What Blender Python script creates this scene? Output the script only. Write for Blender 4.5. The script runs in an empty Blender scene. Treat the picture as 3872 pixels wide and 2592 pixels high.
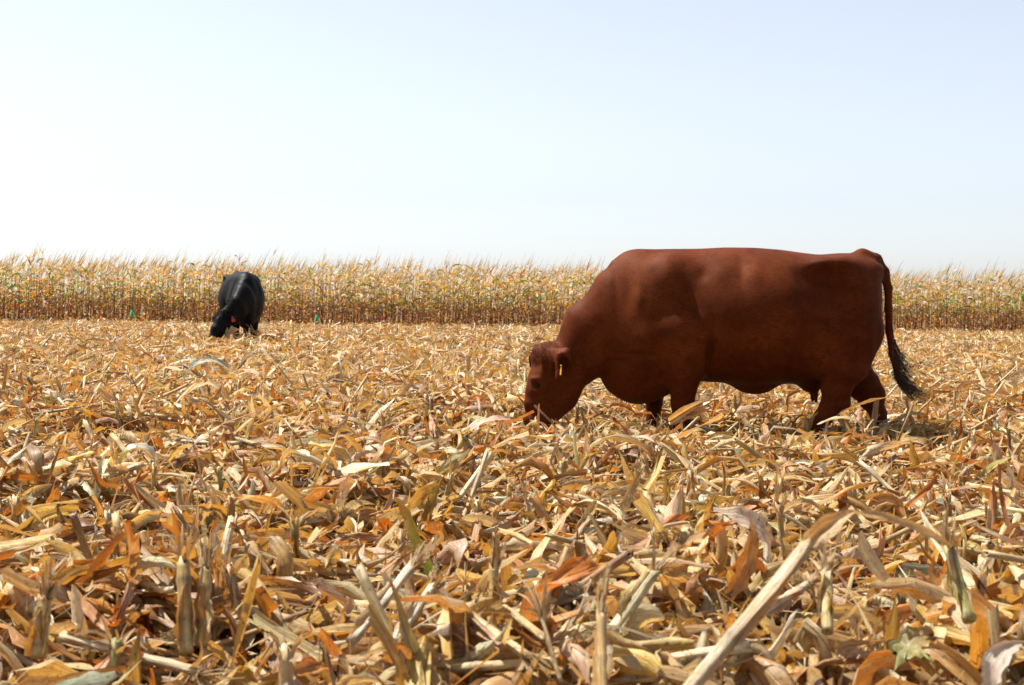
import bpy, math, random
import numpy as np
from mathutils import Matrix, Vector

random.seed(11)
RNG = np.random.default_rng(20240)
SC = bpy.context.scene
COL = SC.collection
R = math.radians

# ------------------------------------------------------------------ camera, sky, sun, exposure
FPX = 5378.0                    # focal length in pixels of the 3872 px wide photograph
CAM_H = 1.0
HORIZON = 1145.0
ROLL = R(0.74)
cam_d = bpy.data.cameras.new('camera')
cam = bpy.data.objects.new('camera', cam_d); COL.objects.link(cam)
cam_d.sensor_width = 36.0
cam_d.lens = 36.0 * FPX / 3872.0
cam_d.clip_start = 0.05
cam_d.clip_end = 3000
PITCH = math.atan((1296 - HORIZON) / FPX)
cam.matrix_world = Matrix.Translation((0, 0, CAM_H)) @ Matrix.Rotation(math.pi / 2 - PITCH, 4, 'X') @ Matrix.Rotation(ROLL, 4, 'Z')
cam_d.dof.use_dof = True
cam_d.dof.focus_distance = 9.4
cam_d.dof.aperture_fstop = 7.5
SC.camera = cam

SUN_EL, SUN_AZ = R(59), R(-62)   # azimuth from +Y towards +X: behind the cows and to the left
world = bpy.data.worlds.new('World'); SC.world = world; world.use_nodes = True
wn = world.node_tree; wn.nodes.clear()
sky = wn.nodes.new('ShaderNodeTexSky'); sky.sky_type = 'NISHITA'
sky.sun_disc = False; sky.sun_elevation = SUN_EL; sky.sun_rotation = SUN_AZ
sky.air_density = 1.0; sky.dust_density = 0.8; sky.ozone_density = 1.0; sky.altitude = 0
bg = wn.nodes.new('ShaderNodeBackground'); bg.inputs['Strength'].default_value = 0.075
wo = wn.nodes.new('ShaderNodeOutputWorld')
hs = wn.nodes.new('ShaderNodeHueSaturation'); hs.inputs['Saturation'].default_value = 0.38      # thin high haze pales the sky
ti = wn.nodes.new('ShaderNodeMix'); ti.data_type = 'RGBA'; ti.blend_type = 'MULTIPLY'; ti.inputs[0].default_value = 1.0; ti.inputs[7].default_value = (0.97, 0.99, 1.06, 1)
wn.links.new(sky.outputs[0], hs.inputs['Color']); wn.links.new(hs.outputs[0], ti.inputs[6])
wn.links.new(ti.outputs[2], bg.inputs[0]); wn.links.new(bg.outputs[0], wo.inputs[0])

sun_d = bpy.data.lights.new('sun', 'SUN'); sun = bpy.data.objects.new('sun', sun_d); COL.objects.link(sun)
sun_d.energy = 5.0; sun_d.angle = R(0.55); sun_d.color = (1.0, 0.95, 0.86)
sd = Vector((math.sin(SUN_AZ) * math.cos(SUN_EL), math.cos(SUN_AZ) * math.cos(SUN_EL), math.sin(SUN_EL)))
sun.rotation_euler = sd.to_track_quat('Z', 'Y').to_euler()
SC.view_settings.view_transform = 'Standard'; SC.view_settings.look = 'None'
SC.view_settings.exposure = 1.16; SC.view_settings.gamma = 1.0; SC.view_settings.use_curve_mapping = False
SC.render.engine = 'CYCLES'
SC.cycles.max_bounces = 5; SC.cycles.diffuse_bounces = 2; SC.cycles.transmission_bounces = 3
SC.cycles.sample_clamp_indirect = 6

def ground_pt(px, py, z=0.2):
    """where a pixel of the photograph meets the level z"""
    H = HORIZON + (px - 1936) * math.tan(ROLL)
    Y = FPX * (CAM_H - z) / (py - H)
    return np.array([(px - 1936) * Y / FPX, Y, z])

# ------------------------------------------------------------------ helpers
def tag(o, label=None, cat=None, group=None, kind=None):
    if label: o['label'] = label
    if cat: o['category'] = cat
    if group: o['group'] = group
    if kind: o['kind'] = kind
    return o

def empty(name, loc=(0, 0, 0), rz=0):
    o = bpy.data.objects.new(name, None); COL.objects.link(o)
    o.location = loc; o.rotation_euler = (0, 0, rz); o.empty_display_size = 0.1
    return o

def mesh_from(name, V, F, mat, tint=None, luv=None, smooth=True):
    """V (n,3); F list of arrays (m,k)"""
    me = bpy.data.meshes.new(name)
    if not isinstance(F, (list, tuple)): F = [F]
    F = [f for f in F if len(f)]
    V = np.asarray(V, np.float32)
    nl = sum(f.size for f in F); nf = sum(len(f) for f in F)
    me.vertices.add(len(V)); me.vertices.foreach_set('co', V.ravel())
    me.loops.add(nl); me.polygons.add(nf)
    vi = np.concatenate([f.ravel() for f in F]).astype(np.int32)
    tot = np.concatenate([np.full(len(f), f.shape[1], np.int32) for f in F])
    st = np.concatenate([[0], np.cumsum(tot)[:-1]]).astype(np.int32)
    me.loops.foreach_set('vertex_index', vi)
    me.polygons.foreach_set('loop_start', st); me.polygons.foreach_set('loop_total', tot)
    me.polygons.foreach_set('use_smooth', np.full(nf, smooth))
    if tint is not None:
        a = me.attributes.new('tint', 'FLOAT_COLOR', 'POINT')
        t = np.ones((len(V), 4), np.float32); t[:, :3] = tint
        a.data.foreach_set('color', t.ravel())
    if luv is not None:
        a = me.attributes.new('luv', 'FLOAT_VECTOR', 'POINT')
        a.data.foreach_set('vector', np.asarray(luv, np.float32).ravel())
    me.update(); me.validate()
    me.materials.append(mat)
    return me

def link(name, me, parent=None, loc=None):
    o = bpy.data.objects.new(name, me); COL.objects.link(o)
    if parent is not None: o.parent = parent
    if loc is not None: o.location = loc
    return o

class Bag:
    """collects numpy pieces into one mesh"""
    def __init__(s): s.V = []; s.F4 = []; s.T = []; s.U = []; s.n = 0
    def add(s, g):
        V, F, T, U = g
        s.V.append(V.reshape(-1, 3)); s.F4.append(F.reshape(-1, 4) + s.n); s.T.append(T.reshape(-1, 3)); s.U.append(U.reshape(-1, 3))
        s.n += V.reshape(-1, 3).shape[0]
    def build(s, name, mat, parent=None, origin=None):
        V = np.concatenate(s.V)
        if origin is not None: V = V - np.asarray(origin)
        me = mesh_from(name, V, [np.concatenate(s.F4)], mat, np.concatenate(s.T), np.concatenate(s.U))
        return link(name, me, parent, origin)

def A(x, n): return np.broadcast_to(np.asarray(x, float), (n,)).copy()

def frames(n, K, L, p0, bend, yaw, ybend, kink=0, kpos=0.5, jit=0.0):
    """integrate n curves of K segments; returns points (n,K+1,3), tangents, s"""
    s = np.linspace(0, 1, K + 1)[None, :]
    kk = 1 / (1 + np.exp(-(s - A(kpos, n)[:, None]) * 22))
    pit = A(p0, n)[:, None] + A(bend, n)[:, None] * s + A(kink, n)[:, None] * kk
    yw = A(yaw, n)[:, None] + A(ybend, n)[:, None] * s
    if jit: pit = pit + RNG.normal(0, jit, pit.shape); yw = yw + RNG.normal(0, jit, yw.shape)
    T = np.stack([np.cos(pit) * np.cos(yw), np.cos(pit) * np.sin(yw), np.sin(pit)], -1)
    d = T * (A(L, n)[:, None, None] / K)
    P = np.concatenate([np.zeros((n, 1, 3)), np.cumsum((d[:, 1:] + d[:, :-1]) / 2, 1)], 1)
    return P, T, s, yw

def ribbons(n, K, M, L, W, p0, bend, yaw, ybend=0, twist=0, tw=0, curl=0.6, ruffle=0.0, kink=0, kpos=0.5,
            shape='leaf', tint=(0.5, 0.4, 0.3), base=None, centre=True, jit=0.0, tip_tint=None, floor=0.004):
    P, T, s, yw = frames(n, K, L, p0, bend, yaw, ybend, kink, kpos, jit)
    side = np.stack([-np.sin(yw), np.cos(yw), np.zeros_like(yw)], -1)
    nor = np.cross(T, side)
    ang = (A(twist, n)[:, None] + A(tw, n)[:, None] * s)[..., None]
    S = side * np.cos(ang) + nor * np.sin(ang)
    N = np.cross(T, S)
    st = np.broadcast_to(s, (n, K + 1))
    if shape == 'leaf':
        e = RNG.uniform(0.25, 0.95, (n, 1)); tip = RNG.uniform(0.6, 1.3, (n, 1)); st0 = RNG.uniform(0.35, 0.9, (n, 1))
        w = (st0 + (1 - st0) * np.sin(np.clip(st * 1.9, 0, 1) * math.pi / 2)) * (1 - np.clip(st, 0, 1) ** (1 + 2.2 * tip)) ** e
        cut = RNG.random((n, 1)) < 0.62
        w = np.where(cut, np.maximum(w, 0.55 * RNG.random((n, 1)) + 0.25), w)
        w = w * RNG.uniform(0.80, 1.16, w.shape)
    elif shape == 'husk':
        w = np.sin(np.clip(0.12 + 0.86 * st, 0, 1) * math.pi) ** 0.62 * RNG.uniform(0.92, 1.08, (n, K + 1))
    elif shape == 'blade':
        w = (0.55 + 0.45 * np.sin(np.clip(st * 2.5, 0, 1) * math.pi / 2)) * (1.001 - st ** 2.2) ** 0.8
    else:
        w = (1.0 - 0.75 * st ** 1.5) * RNG.uniform(0.8, 1.15, (n, K + 1))
    w = w * A(W, n)[:, None] / 2
    u = np.linspace(-1, 1, M + 1)[None, None, :]
    c = np.maximum(np.abs(A(curl, n)), 0.05)[:, None, None] * (0.7 + 0.6 * st[..., None])
    sg = np.sign(A(curl, n) + 1e-6)[:, None, None]
    offs = w[..., None] * np.sin(c * u) / c
    offn = sg * w[..., None] * (1 - np.cos(c * u)) / c
    offn = offn + w[..., None] * 0.10 * (1 - np.abs(u)) * -sg            # midrib keel
    if ruffle and M > 1:
        kf = RNG.uniform(2.5, 7.5, (n, 1, 1)); p2 = RNG.uniform(0, 6.28, (n, 1, 1)); dr = RNG.normal(0, 2.5, (n, 1, 1))
        offn = offn + w[..., None] * RNG.uniform(0.05, 0.38, (n, 1, 1)) * np.sin(u * kf + p2 + dr * st[..., None])
    if ruffle:
        ph = RNG.uniform(0, 6.28, (n, 1, 1)); fr = RNG.uniform(9, 22, (n, 1, 1))
        offn = offn + ruffle * w[..., None] * np.abs(u) ** 1.5 * np.sin(fr * st[..., None] + ph + 1.7 * np.sign(u))
        offn = offn + RNG.normal(0, 1, (n, K + 1, M + 1)) * w[..., None] * ruffle * 0.35
        offs = offs * (1 + RNG.normal(0, 0.10, (n, K + 1, M + 1)))
    V = P[:, :, None, :] + S[:, :, None, :] * offs[..., None] + N[:, :, None, :] * offn[..., None]
    if ruffle and shape == 'leaf':
        V[:, -1] += T[:, -1][:, None, :] * (RNG.uniform(-0.6, 0.7, (n, M + 1)) * A(W, n)[:, None])[..., None]
        V[:, 0] += T[:, 0][:, None, :] * (RNG.uniform(-0.4, 0.4, (n, M + 1)) * A(W, n)[:, None])[..., None]
    if centre: V = V - V.mean((1, 2), keepdims=True)
    if base is not None: V = V + np.asarray(base).reshape(n, 1, 1, 3)
    if floor is not None: V[..., 2] = np.where(V[..., 2] < floor, floor + RNG.random(V[..., 2].shape) * 0.006, V[..., 2])
    tint = np.broadcast_to(np.asarray(tint, float), (n, 3))
    Tn = np.broadcast_to(tint[:, None, None, :], (n, K + 1, M + 1, 3)).copy()
    if tip_tint is not None:
        tt = np.broadcast_to(np.asarray(tip_tint, float), (n, 3))[:, None, None, :]
        Tn = Tn + (tt - Tn) * st[..., None, None] ** 1.2
    Tn *= RNG.uniform(0.9, 1.1, (n, K + 1, M + 1, 1))
    U = np.stack([np.broadcast_to(u, (n, K + 1, M + 1)), np.broadcast_to((st * A(L, n)[:, None])[..., None], (n, K + 1, M + 1)),
                  np.broadcast_to(RNG.uniform(0, 60, (n, 1, 1)), (n, K + 1, M + 1))], -1)
    i = np.arange(n)[:, None, None] * (K + 1) * (M + 1); k = np.arange(K)[None, :, None] * (M + 1); m = np.arange(M)[None, None, :]
    a = i + k + m
    F = np.stack([a, a + 1, a + M + 2, a + M + 1], -1).reshape(-1, 4)
    return V, F, Tn, U

def tubes(n, K, M, L, rad, p0, bend, yaw, ybend=0, base=None, centre=False, tint=(0.5, 0.4, 0.3), nodes=3.0, kink=0, kpos=0.5,
          taper=0.0, hollow=True, oval=0.0, tip_tint=None, jag=0.0, jit=0.0):
    P, T, s, yw = frames(n, K, L, p0, bend, yaw, ybend, kink, kpos, jit)
    S = np.stack([-np.sin(yw), np.cos(yw), np.zeros_like(yw)], -1); N = np.cross(T, S)
    st = np.broadcast_to(s, (n, K + 1))
    nd = A(nodes, n)[:, None]; ph = RNG.uniform(0, 1, (n, 1))
    f = (st * nd + ph) % 1.0
    r = A(rad, n)[:, None] * (1 - A(taper, n)[:, None] * st) * (1 + (0.16 * np.exp(-((f - 0.5) / 0.10) ** 2) if nodes is not 0 else 0))
    r = r * RNG.uniform(0.96, 1.04, r.shape)
    a = np.arange(M) * 2 * math.pi / M
    rr = r[..., None] * (1 + oval * np.cos(2 * a))[None, None, :] * RNG.uniform(0.95, 1.05, (n, 1, M))
    V = P[:, :, None, :] + (S[:, :, None, :] * np.cos(a)[None, None, :, None] + N[:, :, None, :] * np.sin(a)[None, None, :, None]) * rr[..., None]
    if jag: V[:, -1] += T[:, -1:, :] * RNG.uniform(-jag, jag, (n, M, 1))
    # inner lip so an open end shows a rim and a pith-filled core
    cap = V[:, -1].mean(1, keepdims=True) - T[:, -1:, :] * A(rad, n)[:, None, None] * 0.5
    capr = cap + (V[:, -1] - V[:, -1].mean(1, keepdims=True)) * 0.35
    bot = V[:, 0].mean(1, keepdims=True) + (V[:, 0] - V[:, 0].mean(1, keepdims=True)) * 0.35 + T[:, :1, :] * A(rad, n)[:, None, None] * 0.5
    V = np.concatenate([bot[:, None], V, capr[:, None]], 1)
    if centre: V = V - V.mean((1, 2), keepdims=True)
    if base is not None: V = V + np.asarray(base).reshape(n, 1, 1, 3)
    st2 = np.concatenate([st[:, :1], st, st[:, -1:]], 1)
    tint = np.broadcast_to(np.asarray(tint, float), (n, 3))
    Tn = np.broadcast_to(tint[:, None, None, :], (n, K + 3, M, 3)).copy()
    if tip_tint is not None:
        tt = np.broadcast_to(np.asarray(tip_tint, float), (n, 3))[:, None, None, :]
        Tn = Tn + (tt - Tn) * st2[..., None, None]
    f2 = np.concatenate([f[:, :1] * 0, f, f[:, :1] * 0], 1)
    Tn *= (1 - 0.5 * np.exp(-((f2 - 0.5) / 0.09) ** 2))[..., None, None]
    Tn *= RNG.uniform(0.9, 1.1, (n, K + 3, M, 1))
    U = np.stack([np.broadcast_to((np.arange(M) / M * 4)[None, None, :], (n, K + 3, M)), np.broadcast_to((st2 * A(L, n)[:, None])[..., None], (n, K + 3, M)),
                  np.broadcast_to(RNG.uniform(0, 60, (n, 1, 1)), (n, K + 3, M))], -1)
    i = np.arange(n)[:, None, None] * (K + 3) * M; k = np.arange(K + 2)[None, :, None] * M; m = np.arange(M)[None, None, :]
    m2 = (m + 1) % M
    F = np.stack([i + k + m, i + k + m2, i + k + M + m2, i + k + M + m], -1).reshape(-1, 4)
    return V, F, Tn, U

def piece(g, k):
    """piece k of a batch as a batch of one"""
    V, F, T, U = g
    nv = V.shape[1] * V.shape[2]; nf = F.shape[0] // V.shape[0]
    return V[k:k + 1], F[k * nf:(k + 1) * nf] - k * nv, T[k:k + 1], U[k:k + 1]

# ------------------------------------------------------------------ materials
def new_mat(name):
    m = bpy.data.materials.new(name); m.use_nodes = True
    nt = m.node_tree; nt.nodes.clear()
    out = nt.nodes.new('ShaderNodeOutputMaterial')
    return m, nt, out

def mathn(nt, op, a, b=None, c=None):
    n = nt.nodes.new('ShaderNodeMath'); n.operation = op
    for i, v in enumerate((a, b, c)):
        if v is None: continue
        if isinstance(v, (int, float)): n.inputs[i].default_value = v
        else: nt.links.new(v, n.inputs[i])
    return n.outputs[0]

def mixc(nt, fac, a, b, mode='MIX'):
    n = nt.nodes.new('ShaderNodeMix'); n.data_type = 'RGBA'; n.blend_type = mode
    for i, v in ((0, fac), (6, a), (7, b)):
        if isinstance(v, (int, float)): n.inputs[i].default_value = v
        elif isinstance(v, tuple): n.inputs[i].default_value = (*v, 1) if len(v) == 3 else v
        else: nt.links.new(v, n.inputs[i])
    return n.outputs[2]

def noise(nt, vec, scale, detail=3, rough=0.55):
    n = nt.nodes.new('ShaderNodeTexNoise'); n.inputs['Scale'].default_value = scale
    n.inputs['Detail'].default_value = detail; n.inputs['Roughness'].default_value = rough
    if vec is not None: nt.links.new(vec, n.inputs['Vector'])
    return n.outputs['Fac']

def ramp(nt, fac, a, b):
    n = nt.nodes.new('ShaderNodeMapRange'); n.clamp = True
    n.inputs['From Min'].default_value = a; n.inputs['From Max'].default_value = b
    nt.links.new(fac, n.inputs['Value']); return n.outputs[0]

def leaf_material(name, trans=0.38, streak=1.0, rough=0.5, through=(1.0, 0.66, 0.28)):
    m, nt, out = new_mat(name)
    at = nt.nodes.new('ShaderNodeAttribute'); at.attribute_name = 'tint'
    uv = nt.nodes.new('ShaderNodeAttribute'); uv.attribute_name = 'luv'
    def scaled(sx, sy):
        vm = nt.nodes.new('ShaderNodeVectorMath'); vm.operation = 'MULTIPLY'; vm.inputs[1].default_value = (sx, sy, 1)
        nt.links.new(uv.outputs['Vector'], vm.inputs[0]); return vm.outputs[0]
    veins = noise(nt, scaled(9, 5), 1.0, 3, 0.6)
    blot = noise(nt, scaled(1.3, 16), 1.0, 4, 0.6)
    spots = noise(nt, scaled(4, 90), 1.0, 2, 0.5)
    c = mixc(nt, mathn(nt, 'MULTIPLY', ramp(nt, veins, 0.38, 0.62), 0.8 * streak), at.outputs['Color'], mixc(nt, 1.0, at.outputs['Color'], (0.62, 0.50, 0.40), 'MULTIPLY'))
    c = mixc(nt, mathn(nt, 'MULTIPLY', ramp(nt, blot, 0.50, 0.72), 0.55), c, mixc(nt, 1.0, c, (0.62, 0.40, 0.24), 'MULTIPLY'))
    c = mixc(nt, mathn(nt, 'MULTIPLY', ramp(nt, blot, 0.46, 0.28), 0.5), c, (0.76, 0.66, 0.48))
    c = mixc(nt, mathn(nt, 'MULTIPLY', ramp(nt, spots, 0.62, 0.72), 0.75), c, (0.10, 0.05, 0.025))
    pr = nt.nodes.new('ShaderNodeBsdfPrincipled'); pr.inputs['Roughness'].default_value = rough
    pr.inputs['Specular IOR Level'].default_value = 0.42
    nt.links.new(c, pr.inputs['Base Color'])
    bump = nt.nodes.new('ShaderNodeBump'); bump.inputs['Strength'].default_value = 0.75; bump.inputs['Distance'].default_value = 0.005
    nt.links.new(veins, bump.inputs['Height']); nt.links.new(bump.outputs[0], pr.inputs['Normal'])
    if trans > 0:
        tr = nt.nodes.new('ShaderNodeBsdfTranslucent')
        tc = mixc(nt, 1.0, c, through, 'MULTIPLY')
        nt.links.new(tc, tr.inputs['Color']); nt.links.new(bump.outputs[0], tr.inputs['Normal'])
        mx = nt.nodes.new('ShaderNodeMixShader'); mx.inputs[0].default_value = trans
        nt.links.new(pr.outputs[0], mx.inputs[1]); nt.links.new(tr.outputs[0], mx.inputs[2])
        nt.links.new(mx.outputs[0], out.inputs[0])
    else:
        nt.links.new(pr.outputs[0], out.inputs[0])
    return m

M_LEAF = leaf_material('dry_leaf', 0.36, 1.0, 0.42)
M_STALK = leaf_material('dry_stalk', 0.0, 1.2, 0.42)
M_CORN = leaf_material('standing_corn', 0.45, 0.7, 0.5, (1.0, 0.71, 0.27))

def soil_material():
    m, nt, out = new_mat('soil_with_chaff')
    tc = nt.nodes.new('ShaderNodeTexCoord')
    a = noise(nt, tc.outputs['Object'], 9, 6, 0.65); b = noise(nt, tc.outputs['Object'], 55, 4, 0.6)
    v = nt.nodes.new('ShaderNodeTexVoronoi'); v.inputs['Scale'].default_value = 34; nt.links.new(tc.outputs['Object'], v.inputs['Vector'])
    c = mixc(nt, ramp(nt, a, 0.4, 0.65), (0.055, 0.034, 0.02), (0.15, 0.095, 0.05))
    sp = nt.nodes.new('ShaderNodeSeparateColor'); nt.links.new(v.outputs['Color'], sp.inputs[0])
    c = mixc(nt, mathn(nt, 'MULTIPLY', ramp(nt, sp.outputs[0], 0.55, 0.75), 0.6), c, (0.24, 0.14, 0.06))
    c = mixc(nt, mathn(nt, 'MULTIPLY', ramp(nt, b, 0.5, 0.65), 0.5), c, (0.20, 0.10, 0.04))
    pr = nt.nodes.new('ShaderNodeBsdfPrincipled'); pr.inputs['Roughness'].default_value = 0.95; pr.inputs['Specular IOR Level'].default_value = 0.15
    nt.links.new(c, pr.inputs['Base Color'])
    bump = nt.nodes.new('ShaderNodeBump'); bump.inputs['Strength'].default_value = 0.8; bump.inputs['Distance'].default_value = 0.02
    nt.links.new(a, bump.inputs['Height']); nt.links.new(bump.outputs[0], pr.inputs['Normal'])
    nt.links.new(pr.outputs[0], out.inputs[0])
    return m

def coat_material(name, dark, mid, light, sheen=0.35, rough=0.55, spec=0.3, sheen_tint=(1, 0.75, 0.6)):
    m, nt, out = new_mat(name)
    tc = nt.nodes.new('ShaderNodeTexCoord')
    mp = nt.nodes.new('ShaderNodeMapping'); mp.inputs['Scale'].default_value = (5, 30, 16); mp.inputs['Rotation'].default_value = (0, R(25), 0)
    nt.links.new(tc.outputs['Object'], mp.inputs[0])
    strands = noise(nt, mp.outputs[0], 6, 4, 0.65)
    fine = noise(nt, mp.outputs[0], 26, 2, 0.6)
    big = noise(nt, tc.outputs['Object'], 2.6, 4, 0.6)
    med = noise(nt, tc.outputs['Object'], 11, 3, 0.6)
    c = mixc(nt, ramp(nt, big, 0.35, 0.68), mid, light)
    c = mixc(nt, mathn(nt, 'MULTIPLY', ramp(nt, med, 0.5, 0.75), 0.5), c, dark)
    c = mixc(nt, mathn(nt, 'MULTIPLY', ramp(nt, strands, 0.45, 0.7), 0.55), c, dark)
    pr = nt.nodes.new('ShaderNodeBsdfPrincipled'); pr.inputs['Roughness'].default_value = rough
    pr.inputs['Specular IOR Level'].default_value = spec
    pr.inputs['Specular Tint'].default_value = (*sheen_tint, 1)
    pr.inputs['Sheen Weight'].default_value = sheen; pr.inputs['Sheen Roughness'].default_value = 0.4
    pr.inputs['Sheen Tint'].default_value = (*sheen_tint, 1)
    nt.links.new(c, pr.inputs['Base Color'])
    h = mathn(nt, 'ADD', mathn(nt, 'MULTIPLY', strands, 0.6), mathn(nt, 'MULTIPLY', fine, 0.4))
    bump = nt.nodes.new('ShaderNodeBump'); bump.inputs['Strength'].default_value = 0.35; bump.inputs['Distance'].default_value = 0.004
    nt.links.new(h, bump.inputs['Height']); nt.links.new(bump.outputs[0], pr.inputs['Normal'])
    nt.links.new(pr.outputs[0], out.inputs[0])
    return m

def plain(name, col, rough=0.5, spec=0.5, trans=0.0):
    m, nt, out = new_mat(name)
    tc = nt.nodes.new('ShaderNodeTexCoord'); a = noise(nt, tc.outputs['Object'], 30, 3)
    c = mixc(nt, ramp(nt, a, 0.35, 0.7), col, tuple(0.75 * x for x in col))
    pr = nt.nodes.new('ShaderNodeBsdfPrincipled'); pr.inputs['Roughness'].default_value = rough; pr.inputs['Specular IOR Level'].default_value = spec
    nt.links.new(c, pr.inputs['Base Color'])
    if trans:
        tr = nt.nodes.new('ShaderNodeBsdfTranslucent'); nt.links.new(c, tr.inputs['Color'])
        mx = nt.nodes.new('ShaderNodeMixShader'); mx.inputs[0].default_value = trans
        nt.links.new(pr.outputs[0], mx.inputs[1]); nt.links.new(tr.outputs[0], mx.inputs[2]); nt.links.new(mx.outputs[0], out.inputs[0])
    else: nt.links.new(pr.outputs[0], out.inputs[0])
    return m

# ------------------------------------------------------------------ ground
ROW_A = R(6.0)                                  # crop rows run nearly across the view
CA, SA = math.cos(ROW_A), math.sin(ROW_A)
def row_r(x, y): return -x * SA + y * CA
ROW = 0.76
_gx = RNG.uniform(0, 6.28, (10, 2)); _gf = RNG.uniform(0.6, 5.5, (10, 2)) * RNG.choice([-1, 1], (10, 2))
def bumps(x, y):
    s = 0
    for i in range(10): s = s + np.sin(x * _gf[i, 0] + y * _gf[i, 1] + _gx[i, 0]) / 10
    return s
MOUNDS = [(2.15, 9.35, .75, -.5), (1.35, 9.30, .45, -.35), (-5.6, 28.9, 1.1, .5)]   # trodden hollows by the hooves, a heap before the black cow
def pile(x, y):
    """height of the top of the residue layer"""
    c = 0.5 + 0.5 * np.cos(2 * math.pi * (row_r(x, y) / ROW))
    p = np.clip(0.105 + 0.085 * c + 0.25 * bumps(x, y), 0.035, 0.31)
    for mx, my, mr, ma in MOUNDS: p = p * (1 + ma * np.exp(-(((x - mx) / mr) ** 2 + ((y - my) / mr) ** 2)))
    return p
def gz(x, y):
    return 0.02 * np.cos(2 * math.pi * row_r(x, y) / ROW) - 0.02

ys = np.concatenate([np.linspace(-6, 1, 8), np.arange(1.2, 14, 0.1), np.geomspace(14.2, 1500, 70)])
xs = np.concatenate([-np.geomspace(1500, 6, 40), np.arange(-5.9, 6, 0.12), np.geomspace(6.05, 1500, 40)])
GX, GY = np.meshgrid(xs, ys)
GZ = np.where((GY > 1) & (GY < 14.1), gz(GX, GY) + 0.012 * RNG.normal(size=GX.shape), -0.02)
ny_, nx_ = GX.shape
ii = (np.arange(ny_ - 1)[:, None] * nx_ + np.arange(nx_ - 1)[None, :]).ravel()
Fg = np.stack([ii, ii + 1, ii + nx_ + 1, ii + nx_], -1)
g = link('ground', mesh_from('ground', np.stack([GX, GY, GZ], -1).reshape(-1, 3), [Fg], soil_material()))
tag(g, kind='structure')

# ------------------------------------------------------------------ colours of the dry maize
PAL = np.array((0.98, 1.055, 1.0)) * np.array([
    (0.62, 0.44, 0.20), (0.68, 0.53, 0.30), (0.56, 0.36, 0.14), (0.76, 0.65, 0.43), (0.80, 0.73, 0.58),
    (0.56, 0.25, 0.06), (0.48, 0.17, 0.035), (0.50, 0.30, 0.13), (0.36, 0.19, 0.09), (0.58, 0.36, 0.25),
    (0.66, 0.44, 0.12), (0.24, 0.125, 0.06), (0.34, 0.37, 0.27), (0.45, 0.43, 0.16), (0.62, 0.42, 0.30)])
PW = np.array([11, 10, 10, 8, 7, 12, 9, 9, 6, 3, 10, 5, 1.2, 1.4, 3]); PW = PW / PW.sum()
FARW = PW * np.array([1.5, 1.6, 1.1, 1.5, 1.4, .75, .6, .9, .9, .8, 1.1, 1, 1, 1, 1]); FARW = FARW / FARW.sum()
def pal(n, w=None):
    w = PW if w is None else w
    c = PAL[RNG.choice(len(PAL), n, p=w)] * RNG.uniform(0.85, 1.12, (n, 1)) * RNG.uniform(0.95, 1.05, (n, 3))
    return np.clip(c, 0.01, 0.8)
STALKC = np.array([(0.60, 0.42, 0.17), (0.66, 0.53, 0.28), (0.50, 0.32, 0.12), (0.46, 0.42, 0.13), (0.34, 0.18, 0.08), (0.70, 0.60, 0.40)])
def stalkc(n): return STALKC[RNG.choice(6, n, p=[.3, .2, .2, .08, .12, .1])] * RNG.uniform(0.85, 1.1, (n, 1))

def scatter(n, y0, y1, margin=0.7):
    """n places on the ground seen between the distances y0 and y1"""
    y = np.sqrt(RNG.uniform(y0 * y0, y1 * y1, n)); x = RNG.uniform(-1, 1, n) * (0.375 * y + margin)
    return x, y

def leaves(n, K, M, y0, y1, xy=None, big=1.0, lift=0.0, wide=1.0, pw=None):
    x, y = scatter(n, y0, y1) if xy is None else xy
    L = np.clip(RNG.lognormal(-1.28, 0.48, n), 0.07, 0.75) * big
    W = np.clip(RNG.normal(0.052, 0.022, n), 0.010, 0.10) * (0.75 + 0.25 * big) * wide
    z = pile(x, y) * RNG.random(n) ** 0.55 + lift
    up = RNG.random(n) < 0.16
    arch = RNG.gamma(2.0, 0.42, n) * np.where(RNG.random(n) < 0.75, -1, 1)
    p0 = RNG.normal(0, 0.34, n) - arch / 2
    p0 = np.where(up, RNG.uniform(0.6, 1.4, n), p0); L = np.where(up, np.minimum(L, 0.34), L)
    z = np.where(up, z + 0.02, z)
    return ribbons(n, K, M, L, W, p0, arch, RNG.uniform(0, 6.283, n), RNG.normal(0, 0.5, n), RNG.normal(0, 0.75, n), RNG.normal(0, 1.7, n),
                   curl=RNG.uniform(0.4, 2.2, n) * RNG.choice([-1, 1], n), ruffle=0.36 if K > 5 else 0.0,
                   kink=np.where(RNG.random(n) < 0.22, RNG.uniform(-2.2, -0.7, n), 0), kpos=RNG.uniform(0.3, 0.7, n),
                   tint=pal(n, pw), tip_tint=pal(n, pw), base=np.stack([x, y, z], -1), jit=0.09 if K > 5 else 0)

def husks(n, K, M, y0, y1, xy=None):
    x, y = scatter(n, y0, y1) if xy is None else xy
    w = np.zeros(len(PAL)); w[[0, 1, 3, 4, 10, 14, 2, 5]] = [4, 5, 6, 5, 3, 2, 2, 1]; w /= w.sum()
    z = pile(x, y) * RNG.uniform(0.55, 1.08, n)
    arch = RNG.normal(-0.5, 0.7, n)
    return ribbons(n, K, M, RNG.uniform(0.12, 0.25, n), RNG.uniform(0.035, 0.075, n), RNG.normal(0.1, 0.45, n) - arch / 2, arch, RNG.uniform(0, 6.283, n), RNG.normal(0, 0.3, n),
                   RNG.normal(0, 0.8, n), RNG.normal(0, 0.6, n), curl=RNG.uniform(0.8, 1.7, n) * RNG.choice([-1, 1], n), ruffle=0.08 if K > 5 else 0,
                   shape='husk', tint=pal(n, w), tip_tint=pal(n, w), base=np.stack([x, y, z], -1))

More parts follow.
